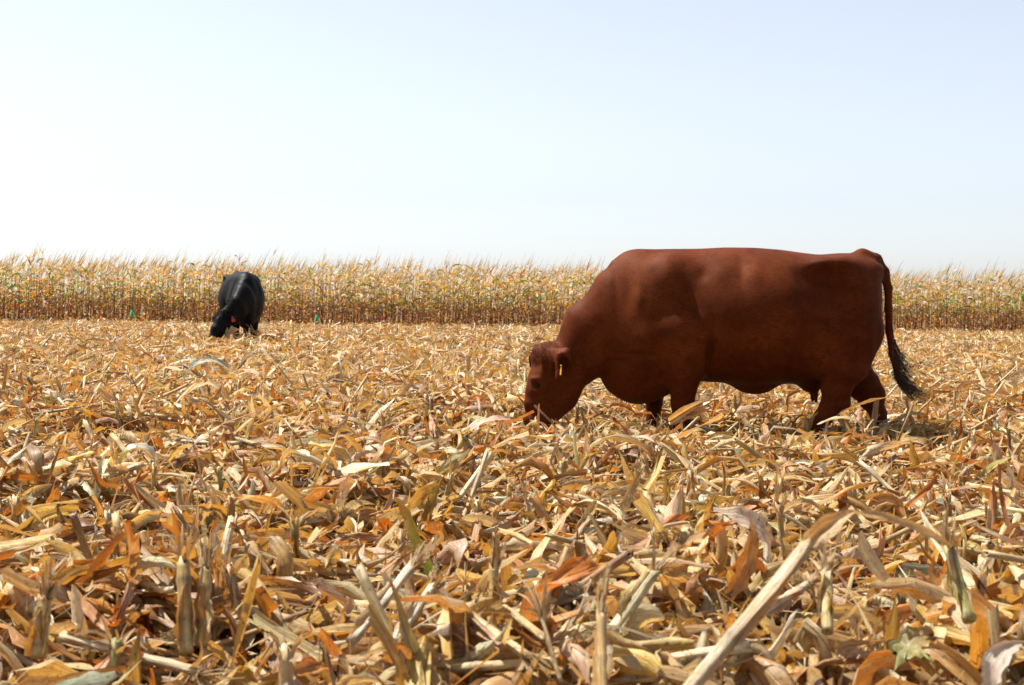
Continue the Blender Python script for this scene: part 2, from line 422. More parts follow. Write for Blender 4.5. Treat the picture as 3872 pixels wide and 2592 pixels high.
def shreds(n, K, y0, y1, xy=None):
    x, y = scatter(n, y0, y1) if xy is None else xy
    z = pile(x, y) * RNG.uniform(0.3, 1.15, n)
    return ribbons(n, K, 1, RNG.uniform(0.05, 0.22, n), RNG.uniform(0.003, 0.012, n), RNG.normal(0, 0.5, n), RNG.normal(0, 0.6, n), RNG.uniform(0, 6.283, n), RNG.normal(0, 0.6, n),
                   RNG.normal(0, 0.9, n), RNG.normal(0, 1.0, n), curl=0.3, shape='shred', tint=np.array([(.76, .62, .36), (.70, .52, .24), (.80, .70, .48), (.60, .38, .14)])[RNG.integers(0, 4, n)] * RNG.uniform(.85, 1.08, (n, 1)), base=np.stack([x, y, z], -1))

def lying_stalks(n, K, M, y0, y1, xy=None):
    x, y = scatter(n, y0, y1) if xy is None else xy
    z = pile(x, y) * RNG.uniform(0.4, 1.0, n) + 0.01
    p = np.where(RNG.random(n) < 0.2, RNG.uniform(0.3, 1.0, n), RNG.normal(0, 0.16, n))
    L = RNG.uniform(0.10, 0.46, n)
    return tubes(n, K, M, L, RNG.uniform(0.007, 0.0135, n), p, RNG.normal(0, 0.08, n), RNG.uniform(0, 6.283, n), 0, np.stack([x, y, z + np.abs(np.sin(p)) * L * 0.25], -1), True,
                 stalkc(n), nodes=L / 0.14, tip_tint=stalkc(n), jag=0.012)

# ------------------------------------------------------------------ places of the stubble along the rows
def stub_places(y0, y1):
    out = []
    k0 = int(y0 / ROW) - 8; k1 = int(y1 / ROW) + 10
    for k in range(k0, k1):
        t = np.arange(-y1 * 0.42 - 1, y1 * 0.42 + 1, 0.165) + RNG.uniform(0, .16)
        t = t + RNG.normal(0, 0.03, len(t)); r = k * ROW + RNG.normal(0, 0.035, len(t))
        x = t * CA - r * SA; y = t * SA + r * CA
        ok = (y > y0) & (y < y1) & (np.abs(x) < 0.375 * y + 0.7) & (RNG.random(len(t)) < 0.72)
        out.append(np.stack([x[ok], y[ok]], -1))
    return np.concatenate(out)

CLEAR = []          # (x, y, radius): hero objects keep this free of tall stubble

def stub_parts(n, xy, K, M, nshred, ks):
    """upright stumps with frayed tops and hanging sheaths"""
    h = np.clip(RNG.normal(0.205, 0.06, n), 0.08, 0.36); lean = np.abs(RNG.normal(0, 0.16, n)); yaw = RNG.uniform(0, 6.283, n)
    rad = RNG.uniform(0.0095, 0.0145, n)
    base = np.stack([xy[:, 0], xy[:, 1], np.full(n, -0.03)], -1)
    c0 = stalkc(n)
    st = tubes(n, K, M, h + 0.03, rad, math.pi / 2 - lean, 0.0, yaw, 0, base, False, c0 * 0.85, nodes=h / 0.10, oval=0.10, tip_tint=stalkc(n), jag=0.014)
    d = np.stack([np.cos(math.pi / 2 - lean) * np.cos(yaw), np.cos(math.pi / 2 - lean) * np.sin(yaw), np.sin(math.pi / 2 - lean)], -1)
    top = base + d * (h + 0.02)[:, None]
    N = n * nshred
    a = RNG.uniform(0, 6.283, N)
    tp = np.repeat(top, nshred, 0) + np.stack([np.cos(a), np.sin(a), a * 0], -1) * np.repeat(rad, nshred)[:, None] * 0.8 - np.repeat(d, nshred, 0) * RNG.uniform(0, 0.03, (N, 1))
    out = RNG.gamma(1.6, 0.25, N)
    w = np.zeros(len(PAL)); w[[0, 1, 3, 4, 10]] = 1; w /= w.sum()
    sh = ribbons(N, ks, 1, RNG.uniform(0.02, 0.10, N), RNG.uniform(0.004, 0.018, N), math.pi / 2 - out * 0.9, -out * 3.0 + RNG.normal(0, .5, N), a, RNG.normal(0, .3, N), RNG.uniform(0, 3, N), RNG.normal(0, .6, N),
                 curl=0.3, shape='shred', tint=np.array((.76, .60, .33)) * RNG.uniform(.8, 1.1, (N, 1)), base=tp, centre=False)
    nl = 2; N = n * nl
    a = RNG.uniform(0, 6.283, N); f = RNG.uniform(0.35, 0.98, (N, 1))
    bp = np.repeat(base, nl, 0) + np.repeat(d * h[:, None], nl, 0) * f + np.stack([np.cos(a), np.sin(a), a * 0], -1) * 0.012
    bd = RNG.uniform(-3.0, -0.6, N)
    lf = ribbons(N, max(4, ks + 2), 2, RNG.uniform(0.10, 0.30, N), RNG.uniform(0.02, 0.055, N), RNG.uniform(0.5, 1.4, N), bd, a, RNG.normal(0, .4, N), RNG.normal(0, .3, N), RNG.normal(0, .9, N),
                 curl=RNG.uniform(0.5, 1.5, N), ruffle=0.12, tint=pal(N), tip_tint=pal(N), base=bp, centre=False)
    sw = RNG.uniform(0.6, 0.95, n)
    sth = ribbons(n, max(3, K), 4, h * sw, rad * 5.2, math.pi / 2 - lean, -0.12, yaw, 0, RNG.uniform(0, 6.28, n), RNG.normal(0, .3, n), curl=2.0, shape='shred', tint=pal(n), tip_tint=pal(n),
                  base=base + d * 0.02, centre=False)
    return st, sh, lf, sth, nl

def sub(gm, k, m):
    """pieces k*m .. k*m+m-1 of a batch"""
    V, F, T, U = gm
    nv = V.shape[1] * V.shape[2]; nf = F.shape[0] // V.shape[0]
    return V[k * m:(k + 1) * m], F[k * m * nf:(k + 1) * m * nf] - k * m * nv, T[k * m:(k + 1) * m], U[k * m:(k + 1) * m]

def where_words(x, y):
    px = 1936 + x / y * FPX; py = HORIZON + FPX * (CAM_H - .15) / y
    h = ['at the left edge', 'on the left', 'left of centre', 'right of centre', 'on the right', 'at the right edge'][int(np.clip(px / 3872 * 6, 0, 5))]
    v = 'bottom foreground' if py > 2330 else 'lower foreground' if py > 2080 else 'mid foreground' if py > 1880 else 'upper foreground' if py > 1720 else 'middle distance'
    return f'in the {v} {h}'

def shape_word(V):
    """size and pose of a leaf from its mesh"""
    e = V.max(0) - V.min(0); L = np.linalg.norm(e)
    z = V[:, 2]; s_ = 'long' if L > 0.34 else 'short' if L < 0.2 else ''
    p = 'upright' if e[2] > 0.6 * L else 'arched' if e[2] > 0.36 * L else 'slanting' if e[2] > 0.24 * L else 'flat'
    c = V - V.mean(0); d = np.linalg.svd(c[:, :2], full_matrices=False)[2][0]
    o_ = 'crosswise' if abs(d[0]) > abs(d[1]) * 1.5 else 'lengthwise' if abs(d[1]) > abs(d[0]) * 1.5 else 'diagonal'
    return f'{s_} {p} {o_}'.strip()

def colour_word(c):
    c = np.asarray(c); r, g_, b = c
    if g_ > r * 0.95: return 'grey green'
    if b / r < 0.22: return 'orange brown'
    if r < 0.40: return 'dark brown'
    if b / r > 0.62: return 'pale whitish'
    if b / r > 0.5: return 'pale straw'
    return 'golden tan'

stuff = Bag(); stuff_stalk = Bag()

# ---- nearest band: the largest pieces become objects
LG = 'fallen maize leaves on the stubble field'
def individuals(gm, name, mat, count, label, cat, group):
    """the pieces of the batch that show largest become objects, the rest goes to the residue"""
    V = gm[0]; n = V.shape[0]
    c = V.mean((1, 2)); ext = np.linalg.norm(V.max((1, 2)) - V.min((1, 2)), axis=1)
    vis = (np.abs(c[:, 0]) < 0.355 * c[:, 1]) & (c[:, 1] > 2.75)
    size = ext / c[:, 1] * (0.35 + np.clip(c[:, 2], 0, 0.3) / 0.15) * vis
    pick = set(np.argsort(-size)[:count].tolist())
    keep = Bag()
    for k in range(n):
        if k in pick:
            V1, F1, T1, U1 = piece(gm, k)
            org = c[k].copy(); org[2] = V1[..., 2].min()
            b = Bag(); b.add((V1, F1, T1, U1))
            o = b.build(name, mat, None, org)
            tag(o, f'{shape_word(V1.reshape(-1, 3))} {colour_word(T1.reshape(-1, 3).mean(0))} {label} {where_words(c[k, 0], c[k, 1])}', cat, group)
    mask = np.ones(n, bool); mask[list(pick)] = False
    nf = gm[1].shape[0] // n; nv = V.shape[1] * V.shape[2]
    Fr = gm[1].reshape(n, nf, 4)[mask] - (np.arange(n)[mask] * nv)[:, None, None] + (np.arange(mask.sum()) * nv)[:, None, None]
    return V[mask], Fr.reshape(-1, 4), gm[2][mask], gm[3][mask]

near = leaves(6800, 9, 5, 2.0, 6.2)
stuff.add(individuals(near, 'fallen_leaf', M_LEAF, 300, 'leaf', 'leaf', LG))
nh = husks(1400, 8, 4, 2.0, 7)
stuff.add(individuals(nh, 'corn_husk', M_LEAF, 170, 'husk', 'husk', 'maize husks on the stubble field'))
ns = lying_stalks(520, 8, 8, 2.0, 8)
stuff_stalk.add(individuals(ns, 'broken_stalk', M_STALK, 170, 'broken stalk', 'stalk', 'broken maize stalks on the field'))
stuff.add(shreds(8000, 3, 2.0, 7))
# ---- further bands
stuff.add(leaves(16500, 6, 2, 6.2, 12, wide=.80)); stuff.add(husks(2800, 5, 2, 7, 13)); stuff.add(shreds(18000, 2, 7, 13))
stuff_stalk.add(lying_stalks(1000, 3, 5, 8, 16))
stuff.add(leaves(42000, 3, 1, 12, 25, wide=.78, pw=FARW)); stuff.add(husks(6000, 3, 1, 13, 26)); stuff.add(shreds(30000, 1, 13, 26))
stuff_stalk.add(lying_stalks(2500, 1, 4, 16, 40))
stuff.add(leaves(66000, 2, 1, 25, 55, wide=.95, pw=FARW)); stuff.add(husks(6000, 2, 1, 26, 54))

# ---- stubble
sp_ = stub_places(2.1, 13); order = np.argsort(sp_[:, 1]); sp_ = sp_[order]
inview = (np.abs(sp_[:, 0]) < 0.36 * sp_[:, 1]) & (sp_[:, 1] > 2.75)
first = np.where(inview)[0][:300]
isf = np.zeros(len(sp_), bool); isf[first] = True
A1, B1 = sp_[isf], sp_[~isf]
m1 = 12
st, sh, lf, sth, m2 = stub_parts(len(A1), A1, 7, 8, m1, 4)
for k in range(len(A1)):
    x, y = A1[k]; org = (x, y, 0.0)
    e = empty('corn_stubble', org)
    hh = st[0][k][..., 2].max(); sz = 'tall' if hh > .27 else 'short' if hh < .19 else 'frayed'
    dl = st[0][k][-1].mean(0) - st[0][k][0].mean(0); ln = 'leaning left' if dl[0] < -.03 else 'leaning right' if dl[0] > .03 else 'upright'
    tag(e, f'{sz} {colour_word(st[2][k].reshape(-1, 3).mean(0))} stump {ln} {where_words(x, y)}', 'stubble', 'cut maize stumps standing in rows')
    for nm, gm, m, mt in (('stalk', st, 1, M_STALK), ('frayed_top', sh, m1, M_LEAF), ('sheath', sth, 1, M_LEAF)):
        b = Bag(); b.add(sub(gm, k, m)); b.V = [v - np.array(org) for v in b.V]; b.build(nm, mt, e)
    for q in range(m2):
        b = Bag(); b.add(piece(lf, k * m2 + q)); b.V = [v - np.array(org) for v in b.V]; b.build('leaf', M_LEAF, e)
st, sh, lf, sth, _ = stub_parts(len(B1), B1, 3, 6, 8, 2)
stuff_stalk.add(st); stuff.add(sh); stuff.add(lf); stuff.add(sth)
C1 = stub_places(13, 50); C1 = C1[RNG.random(len(C1)) < np.clip(0.75 - C1[:, 1] / 90, 0.2, 1)]
st, sh, lf, _, _ = stub_parts(len(C1), C1, 1, 3, 3, 1)
stuff_stalk.add(st); stuff.add(sh)

o = stuff.build('leaf_litter', M_LEAF); tag(o, 'layer of shredded dry maize leaves and husks covering the field', 'crop residue', kind='stuff')
o = stuff_stalk.build('stalk_litter', M_STALK); tag(o, 'bits of broken maize stalk and far stubble in the residue', 'crop residue', kind='stuff')

# ------------------------------------------------------------------ standing corn
CORN_Y0 = 50.0
def corn_plants(n, x, y, K=4, nleaf=11):
    """batches: stalk, leaves, ears, tassels"""
    h = RNG.normal(1.88, 0.19, n) + 0.10 * np.sin(x * 1.1 + y * 2.3) + 0.07 * np.sin(x * 2.9 + 1); lean = np.abs(RNG.normal(0.05, 0.05, n)); yw = RNG.normal(0.3, 1.0, n)
    base = np.stack([x, y, np.zeros(n)], -1)
    sc = np.array([(0.42, 0.20, 0.07), (0.54, 0.36, 0.14), (0.36, 0.18, 0.08)])[RNG.integers(0, 3, n)]
    st = tubes(n, 3, 4, h, 0.0135, math.pi / 2 - lean, 0, yw, 0, base, False, sc, taper=0.5, nodes=0, tip_tint=(0.62, 0.5, 0.3))
    d = np.stack([np.sin(lean) * np.cos(yw), np.sin(lean) * np.sin(yw), np.cos(lean)], -1)
    N = n * nleaf
    f = np.tile(np.linspace(0.07, 0.99, nleaf), n) + RNG.normal(0, 0.025, N)
    side = np.tile(np.arange(nleaf) % 2 * math.pi, n) + np.repeat(RNG.uniform(0, 6.283, n), nleaf) + RNG.normal(0, 0.5, N)
    bp = np.repeat(base, nleaf, 0) + np.repeat(d * h[:, None], nleaf, 0) * f[:, None]
    L = np.where(f < 0.4, RNG.uniform(0.25, 0.5, N), np.where(f > 0.85, RNG.uniform(0.28, 0.5, N), RNG.uniform(0.45, 0.85, N)))
    green = (RNG.random(N) < np.where((f > 0.42) & (f < 0.9), 0.26, 0.03)) & (np.repeat(RNG.random(n), nleaf) < 0.8)
    yel = (RNG.random(N) < 0.27) & (f > 0.4)
    lowc = np.array([(0.46, 0.19, 0.05), (0.50, 0.24, 0.07), (0.58, 0.34, 0.12), (0.34, 0.14, 0.05), (0.60, 0.42, 0.20)])[RNG.integers(0, 5, N)]
    topc = np.array([(0.68, 0.50, 0.22), (0.72, 0.58, 0.34), (0.64, 0.38, 0.11), (0.78, 0.68, 0.50), (0.66, 0.44, 0.16)])[RNG.integers(0, 5, N)]
    t = np.clip((f - 0.25) / 0.45, 0, 1)[:, None]
    c = lowc * (1 - t) + topc * t
    c = np.where(yel[:, None], np.array((0.50, 0.42, 0.09)), c)
    c = np.where(green[:, None], np.array((0.24, 0.42, 0.05)), c) * RNG.uniform(0.8, 1.12, (N, 1))
    p0 = np.where(f > 0.8, RNG.uniform(0.7, 1.35, N), RNG.uniform(0.3, 1.1, N)); bend = -RNG.uniform(1.1, 2.9, N)
    lf = ribbons(N, K, 1, L, RNG.uniform(0.045, 0.09, N), p0, bend, side, RNG.normal(0, .3, N) + 0.15, RNG.normal(0, .4, N), RNG.normal(0, 1.4, N), curl=0.3,
                 shape='blade', tint=c, tip_tint=c * 1.05, base=bp, centre=False, floor=None)
    # ear in its husk
    a = RNG.uniform(0, 6.283, n)
    eb = base + d * (h * RNG.uniform(0.36, 0.5, n))[:, None] + np.stack([np.cos(a), np.sin(a), a * 0], -1) * 0.03
    er = tubes(n, 4, 5, RNG.uniform(0.17, 0.24, n), 0.027, np.where(RNG.random(n) < 0.6, RNG.uniform(-1.4, -0.9, n), RNG.uniform(0.7, 1.3, n)), 0, a, 0, eb, False,
               np.array([(0.62, 0.50, 0.32), (0.55, 0.40, 0.24)])[RNG.integers(0, 2, n)], nodes=0.01, taper=0.6)
    nt_ = 6; N = n * nt_
    tb = np.repeat(base + d * h[:, None], nt_, 0) - np.array((0, 0, 0.01))
    lng = np.tile(np.array([1.0] + [0.65] * (nt_ - 1)), n)
    wind = 0.25
    ts = ribbons(N, 2, 1, RNG.uniform(0.42, 0.78, N) * lng, 0.019, math.pi / 2 - np.repeat(RNG.gamma(2, .10, n), nt_) - np.tile(np.array([0.05] + [0.40] * (nt_ - 1)), n) * RNG.uniform(.5, 1.3, N) - 0.05, -0.15,
                 np.where(np.tile(np.arange(nt_) == 0, n), wind, RNG.normal(wind, 0.9, N)), 0, RNG.uniform(0, 3, N), 0, curl=0.2, shape='shred', tint=np.array((0.56, 0.50, 0.33)) * RNG.uniform(.8, 1.1, (N, 1)), base=tb, centre=False, floor=None)
    return st, lf, er, ts, nleaf, nt_

CR = 0.09                                       # the front row recedes a little to the right
def corn_row(k, x0, x1, sp):
    t = np.arange(x0, x1, sp); t = t + RNG.normal(0, 0.035, len(t))
    return t, CORN_Y0 + CR * t + 0.76 * k + RNG.normal(0, 0.05, len(t))
x, y = corn_row(0, -19.6, 21.6, 0.155)
x2, y2 = corn_row(1, -12, 12, 0.17); x = np.concatenate([x, x2]); y = np.concatenate([y, y2])
px_ = 1936 + x / y * FPX
vis = (px_ > -60) & (px_ < 3930) & ~((px_ > 2330) & (px_ < 3240))
idx = np.where(vis)[0]; idx = idx[:300]
sel = np.zeros(len(x), bool); sel[idx] = True
n1 = int(sel.sum())
st, lf, er, ts, nl_, nt_ = corn_plants(n1, x[sel], y[sel])
xs1, ys1 = x[sel], y[sel]
for k in range(n1):
    org = np.array((xs1[k], ys1[k], 0.0))
    e = empty('corn_plant', org)
    pxk = 1936 + xs1[k] / ys1[k] * FPX
    gr = bool((lf[2][k * nl_:(k + 1) * nl_][..., 1] > lf[2][k * nl_:(k + 1) * nl_][..., 0]).any())
    marks = ((0, 'left edge'), (497, 'left green stake'), (890, 'black cow'), (1200, 'green and pink ribbons'), (1445, 'pink ribboned stake'), (2300, 'red cow neck'), (3400, 'red cow tail'), (3780, 'rightmost pink ribbon'))
    mpx, mk_ = min(marks, key=lambda q: abs(q[0] - pxk)); df = pxk - mpx; sd_ = 'left' if df < 0 else 'right'
    wh = f'behind {mk_}' if abs(df) < 30 else f'just {sd_} of {mk_}' if abs(df) < 90 else f'{sd_} of {mk_}' if abs(df) < 200 else f'well {sd_} of {mk_}'
    hh = ts[0][k * nt_:(k + 1) * nt_][..., 2].max(); sz = 'tall' if hh > 2.42 else 'short' if hh < 2.25 else 'mid height'
    tl = ts[0][k * nt_].mean((0, 1))[0] - st[0][k][0].mean(0)[0]; sz += ' upright' if abs(tl) < .05 else ' left leaning' if tl < 0 else ' right leaning'
    tag(e, f'{sz} maize plant {"partly green" if gr else "fully dry"} {wh}', 'corn plant', 'maize plants standing along the field edge')
    for nm, gm, m, mt, kd in (('stalk', st, 1, M_CORN, None), ('leaves', lf, nl_, M_CORN, 'stuff'), ('ear', er, 1, M_CORN, None), ('tassel', ts, nt_, M_CORN, None)):
        b = Bag(); b.add(sub(gm, k, m)); b.V = [v - org for v in b.V]
        ob = b.build(nm, mt, e)
        if kd: ob['kind'] = kd
cb = Bag()
gx, gy = [x[~sel]], [y[~sel]]
for k in range(1, 10):
    t, yy = corn_row(k, -23, 25, 0.20 if k < 5 else 0.27)
    if k == 1: mk = np.abs(t) > 12; t, yy = t[mk], yy[mk]
    gx.append(t); gy.append(yy)
gx, gy = np.concatenate(gx), np.concatenate(gy)
st, lf, er, ts, _, _ = corn_plants(len(gx), gx, gy, K=3, nleaf=9)
for q in (st, lf, er, ts): cb.add(q)
o = cb.build('standing_corn', M_CORN); tag(o, 'dense rows of dry standing maize behind the first row', 'corn', kind='stuff')

# ------------------------------------------------------------------ signed distance modelling for the cows
class Field:
    def __init__(s, lo, hi, h):
        s.h = h; s.lo = np.array(lo, float)
        s.ax = [np.arange(lo[i], hi[i] + h, h) for i in range(3)]
        s.D = np.full([len(a) for a in s.ax], 0.5, np.float32)
    def box(s, lo, hi):
        sl = []
        for i in range(3):
            a = int(np.clip((lo[i] - s.lo[i]) / s.h, 0, len(s.ax[i]))); b = int(np.clip((hi[i] - s.lo[i]) / s.h + 2, 0, len(s.ax[i])))
            sl.append(slice(a, b))
        X = s.ax[0][sl[0]][:, None, None].astype(np.float32); Y = s.ax[1][sl[1]][None, :, None].astype(np.float32); Z = s.ax[2][sl[2]][None, None, :].astype(np.float32)
        return tuple(sl), X, Y, Z
    def merge(s, sl, d, k, cut=False):
        o = s.D[sl]
        if cut:
            d = -d
            hh = np.clip(0.5 - 0.5 * (d - o) / k * -1, 0, 1) if False else np.clip(0.5 + 0.5 * (d - o) / k, 0, 1)
            s.D[sl] = o * (1 - hh) + d * hh + k * hh * (1 - hh)
        else:
            hh = np.clip(0.5 + 0.5 * (o - d) / k, 0, 1)
            s.D[sl] = o * (1 - hh) + d * hh - k * hh * (1 - hh)
    def seg(s, a, b, ra, rb, k=0.05, up=None, cut=False):
        """tapered segment; ra, rb = (radius along up, radius across)"""
        a = np.array(a, float); b = np.array(b, float); ra = np.array(ra, float) * np.ones(2); rb = np.array(rb, float) * np.ones(2)
        m = max(ra.max(), rb.max()) + k * 1.5 + 0.02
        sl, X, Y, Z = s.box(np.minimum(a, b) - m, np.maximum(a, b) + m)
        L = np.linalg.norm(b - a) + 1e-9; t = (b - a) / L
        if up is None: up = np.array((1.0, 0, 0))
        up = np.array(up, float); up = up - t * up.dot(t); up /= np.linalg.norm(up); v = np.cross(t, up)
        dx, dy, dz = X - a[0], Y - a[1], Z - a[2]
        al = dx * t[0] + dy * t[1] + dz * t[2]; h = np.clip(al / L, 0, 1); qt = al - h * L
        qu = dx * up[0] + dy * up[1] + dz * up[2]; qv = dx * v[0] + dy * v[1] + dz * v[2]
        hs = h * h * (3 - 2 * h) * 0.5 + h * 0.5
        ru = ra[0] + (rb[0] - ra[0]) * hs; rv = ra[1] + (rb[1] - ra[1]) * hs; rt = np.minimum(ru, rv)
        e = np.sqrt((qt / rt) ** 2 + (qu / ru) ** 2 + (qv / rv) ** 2)
        s.merge(sl, (e - 1) * rt, k, cut)
    def chain(s, pts, rad, k=0.05, up=None):
        for i in range(len(pts) - 1): s.seg(pts[i], pts[i + 1], rad[i], rad[i + 1], k if i == 0 else 0.02, up)
    def ell(s, c, r, k=0.05, cut=False, rot=0.0):
        c = np.array(c, float); r = np.array(r, float); m = r.max() + k * 1.5 + 0.02
        sl, X, Y, Z = s.box(c - m, c + m)
        dx, dy, dz = X - c[0], Y - c[1], Z - c[2]
        cr, sr = math.cos(rot), math.sin(rot)
        ax_, az_ = dx * cr + dz * sr, -dx * sr + dz * cr
        e = np.sqrt((ax_ / r[0]) ** 2 + (dy / r[1]) ** 2 + (az_ / r[2]) ** 2)
        s.merge(sl, (e - 1) * r.min(), k, cut)
    def loft(s, st, k=0.03):
        """st rows: x, top z, bottom z, half width, height of the widest level (0..1 from the bottom), exponent"""
        st = np.array(st, float); x0, x1 = st[0, 0], st[-1, 0]
        sl, X, Y, Z = s.box((x0 - .1, -0.6, 0.0), (x1 + .1, 0.6, 1.6))
        xr = X[:, 0, 0]; xc = np.clip(xr, x0, x1)
        def smooth_interp(col):
            v = np.interp(xc, st[:, 0], st[:, col])
            # soften the kinks of the linear interpolation
            fine = np.interp(np.linspace(x0, x1, 400), st[:, 0], st[:, col]); kk = np.hanning(31); kk /= kk.sum()
            fine = np.convolve(np.pad(fine, 15, mode='reflect', reflect_type='odd'), kk, 'valid')
            return np.interp(xc, np.linspace(x0, x1, 400), fine)
        tz, bz, hw, wl, ex = [smooth_interp(i)[:, None, None] for i in range(1, 6)]
        zc = bz + (tz - bz) * wl; rz = np.where(Z > zc, tz - zc, zc - bz); rz = np.maximum(rz, 0.02); hw = np.maximum(hw, 0.02)
        e = ((np.abs(Y) / hw) ** ex + (np.abs(Z - zc) / rz) ** ex) ** (1 / ex)
        m = np.minimum(rz, hw)
        d = (e - 1) * m * 0.9
        over = np.abs(X - xc[:, None, None]); d = np.where(over > 0, np.sqrt(np.maximum(d, 0) ** 2 + over ** 2) + np.minimum(d, 0) * 0, d)
        s.merge(sl, d.astype(np.float32), k)
    def surface_y(s, x, z, sign=-1):
        i = int(round((x - s.lo[0]) / s.h)); k = int(round((z - s.lo[2]) / s.h)); col = s.D[i, :, k]
        ys_ = s.ax[1]; ins = np.where(col < 0)[0]
        return ys_[ins[0] if sign < 0 else ins[-1]] if len(ins) else 0.0
    def nets(s):
        D = s.D; h = s.h; sg = D < 0
        nx, ny, nz = D.shape
        cs = [sg[a:nx - 1 + a, b:ny - 1 + b, c:nz - 1 + c] for a in (0, 1) for b in (0, 1) for c in (0, 1)]
        tot = sum(c.astype(np.int8) for c in cs)
        act = (tot > 0) & (tot < 8)
        I = np.argwhere(act); idm = np.full(act.shape, -1, np.int64); idm[act] = np.arange(len(I))
        acc = np.zeros((len(I), 3)); cnt = np.zeros(len(I))
        cor = [(a, b, c) for a in (0, 1) for b in (0, 1) for c in (0, 1)]
        for p in cor:
            for axx in range(3):
                if p[axx]: continue
                q = list(p); q[axx] = 1
                v0 = D[I[:, 0] + p[0], I[:, 1] + p[1], I[:, 2] + p[2]]; v1 = D[I[:, 0] + q[0], I[:, 1] + q[1], I[:, 2] + q[2]]
                cr = (v0 < 0) != (v1 < 0); t = np.where(cr, v0 / np.where(cr, v0 - v1, 1), 0)
                pt = np.tile(np.array(p, float), (len(I), 1)); pt[:, axx] += t
                acc += pt * cr[:, None]; cnt += cr
        V = (I + acc / cnt[:, None]) * h + s.lo
        F = []
        for axx in range(3):
            sl0 = [slice(1, -1)] * 3; sl0[axx] = slice(0, -1); sl1 = [slice(1, -1)] * 3; sl1[axx] = slice(1, None)
            a, b = sg[tuple(sl0)], sg[tuple(sl1)]; E = np.argwhere(a != b); f = a[tuple(E.T)]
            off = np.ones(3, int); off[axx] = 0; E = E + off
            u, v = (axx + 1) % 3, (axx + 2) % 3
            def idd(du, dv):
                e = E.copy(); e[:, u] -= du; e[:, v] -= dv; return idm[tuple(e.T)]
            q = np.stack([idd(1, 1), idd(0, 1), idd(0, 0), idd(1, 0)], -1)
            q = np.where(f[:, None], q, q[:, ::-1]); F.append(q)
        return V, np.concatenate(F)

def relax(V, F, it, lam=0.5):
    e = np.concatenate([F[:, [0, 1]], F[:, [1, 2]], F[:, [2, 3]], F[:, [3, 0]]]); e = np.concatenate([e, e[:, ::-1]])
    n = len(V); deg = np.bincount(e[:, 0], minlength=n).astype(float)[:, None]
    for i in range(it * 2):
        l = lam if i % 2 == 0 else -lam * 1.03
        S = np.stack([np.bincount(e[:, 0], weights=V[e[:, 1], c], minlength=n) for c in range(3)], -1)
        V = V + l * (S / deg - V)
    return V

def normals(V, F):
    n = np.cross(V[F[:, 2]] - V[F[:, 0]], V[F[:, 3]] - V[F[:, 1]]); N = np.zeros_like(V)
    for c in range(4):
        for a in range(3): N[:, a] += np.bincount(F[:, c], weights=n[:, a], minlength=len(V))
    return N / (np.linalg.norm(N, axis=1, keepdims=True) + 1e-12)

def fur(V, F, N, n, length, width, mat, name, parent, flow=(1.0, 0, -0.55), lift=0.35, mask=None):
    """short hairs as slivers lying back along the coat"""
    c = V[F].mean(1); fn = N[F].mean(1); ar = np.linalg.norm(np.cross(V[F[:, 2]] - V[F[:, 0]], V[F[:, 3]] - V[F[:, 1]]), axis=1)
    if mask is not None: ar = ar * mask(c)
    i = RNG.choice(len(F), n, p=ar / ar.sum())
    a = RNG.random((n, 1)); b = RNG.random((n, 1)); Fi = F[i]
    p = (V[Fi[:, 0]] * (1 - a) + V[Fi[:, 1]] * a) * (1 - b) + (V[Fi[:, 3]] * (1 - a) + V[Fi[:, 2]] * a) * b
    nn = fn[i]; fl = np.array(flow) + RNG.normal(0, 0.28, (n, 3)); fl = fl - nn * (fl * nn).sum(1, keepdims=True); fl /= np.linalg.norm(fl, axis=1, keepdims=True) + 1e-9
    lf_ = lift * RNG.uniform(0.3, 1.4, (n, 1)); d = fl * np.cos(lf_) + nn * np.sin(lf_)
    sdv = np.cross(fl, nn); L = length * RNG.uniform(0.5, 1.3, (n, 1))
    v0 = p - sdv * width / 2 - nn * 0.003; v1 = p + sdv * width / 2 - nn * 0.003; v2 = p + d * L
    VV = np.stack([v0, v1, v2], 1).reshape(-1, 3); FF = np.arange(3 * n).reshape(-1, 3)
    o = link(name, mesh_from(name, VV, [FF], mat), parent); o['kind'] = 'stuff'
    return o

def strands(name, mat, parent, roots, dirs, length, width, sag, K=5, spread=0.2, wave=0.02):
    n = len(roots); s = np.linspace(0, 1, K + 1)[None, :, None]
    L = length * RNG.uniform(0.6, 1.1, (n, 1, 1)); d = dirs[:, None, :] + RNG.normal(0, spread, (n, 1, 3))
    ph = RNG.uniform(0, 6.28, (n, 1, 3))
    P = roots[:, None, :] + d * s * L + np.array(sag)[None, None, :] * s ** 2 * L + wave * np.sin(s * 7 + ph) * s
    sd_ = RNG.normal(0, 1, (n, 1, 3)); sd_ /= np.linalg.norm(sd_, axis=2, keepdims=True)
    w = width * (1 - 0.85 * s)
    V = np.stack([P - sd_ * w, P + sd_ * w], 2)
    i = np.arange(n)[:, None] * (K + 1) * 2; k = np.arange(K)[None, :] * 2; a = i + k
    F = np.stack([a, a + 1, a + 3, a + 2], -1).reshape(-1, 4)
    o = link(name, mesh_from(name, V.reshape(-1, 3), [F], mat), parent); o['kind'] = 'stuff'
    return o

def P(zx, zy, y=0.0): return np.array(((zx - 1100) / 767.6, y, (1181 - zy) / 767.6))
def Sx(zx): return (zx - 1100) / 767.6
def Sz(zy): return (1181 - zy) / 767.6

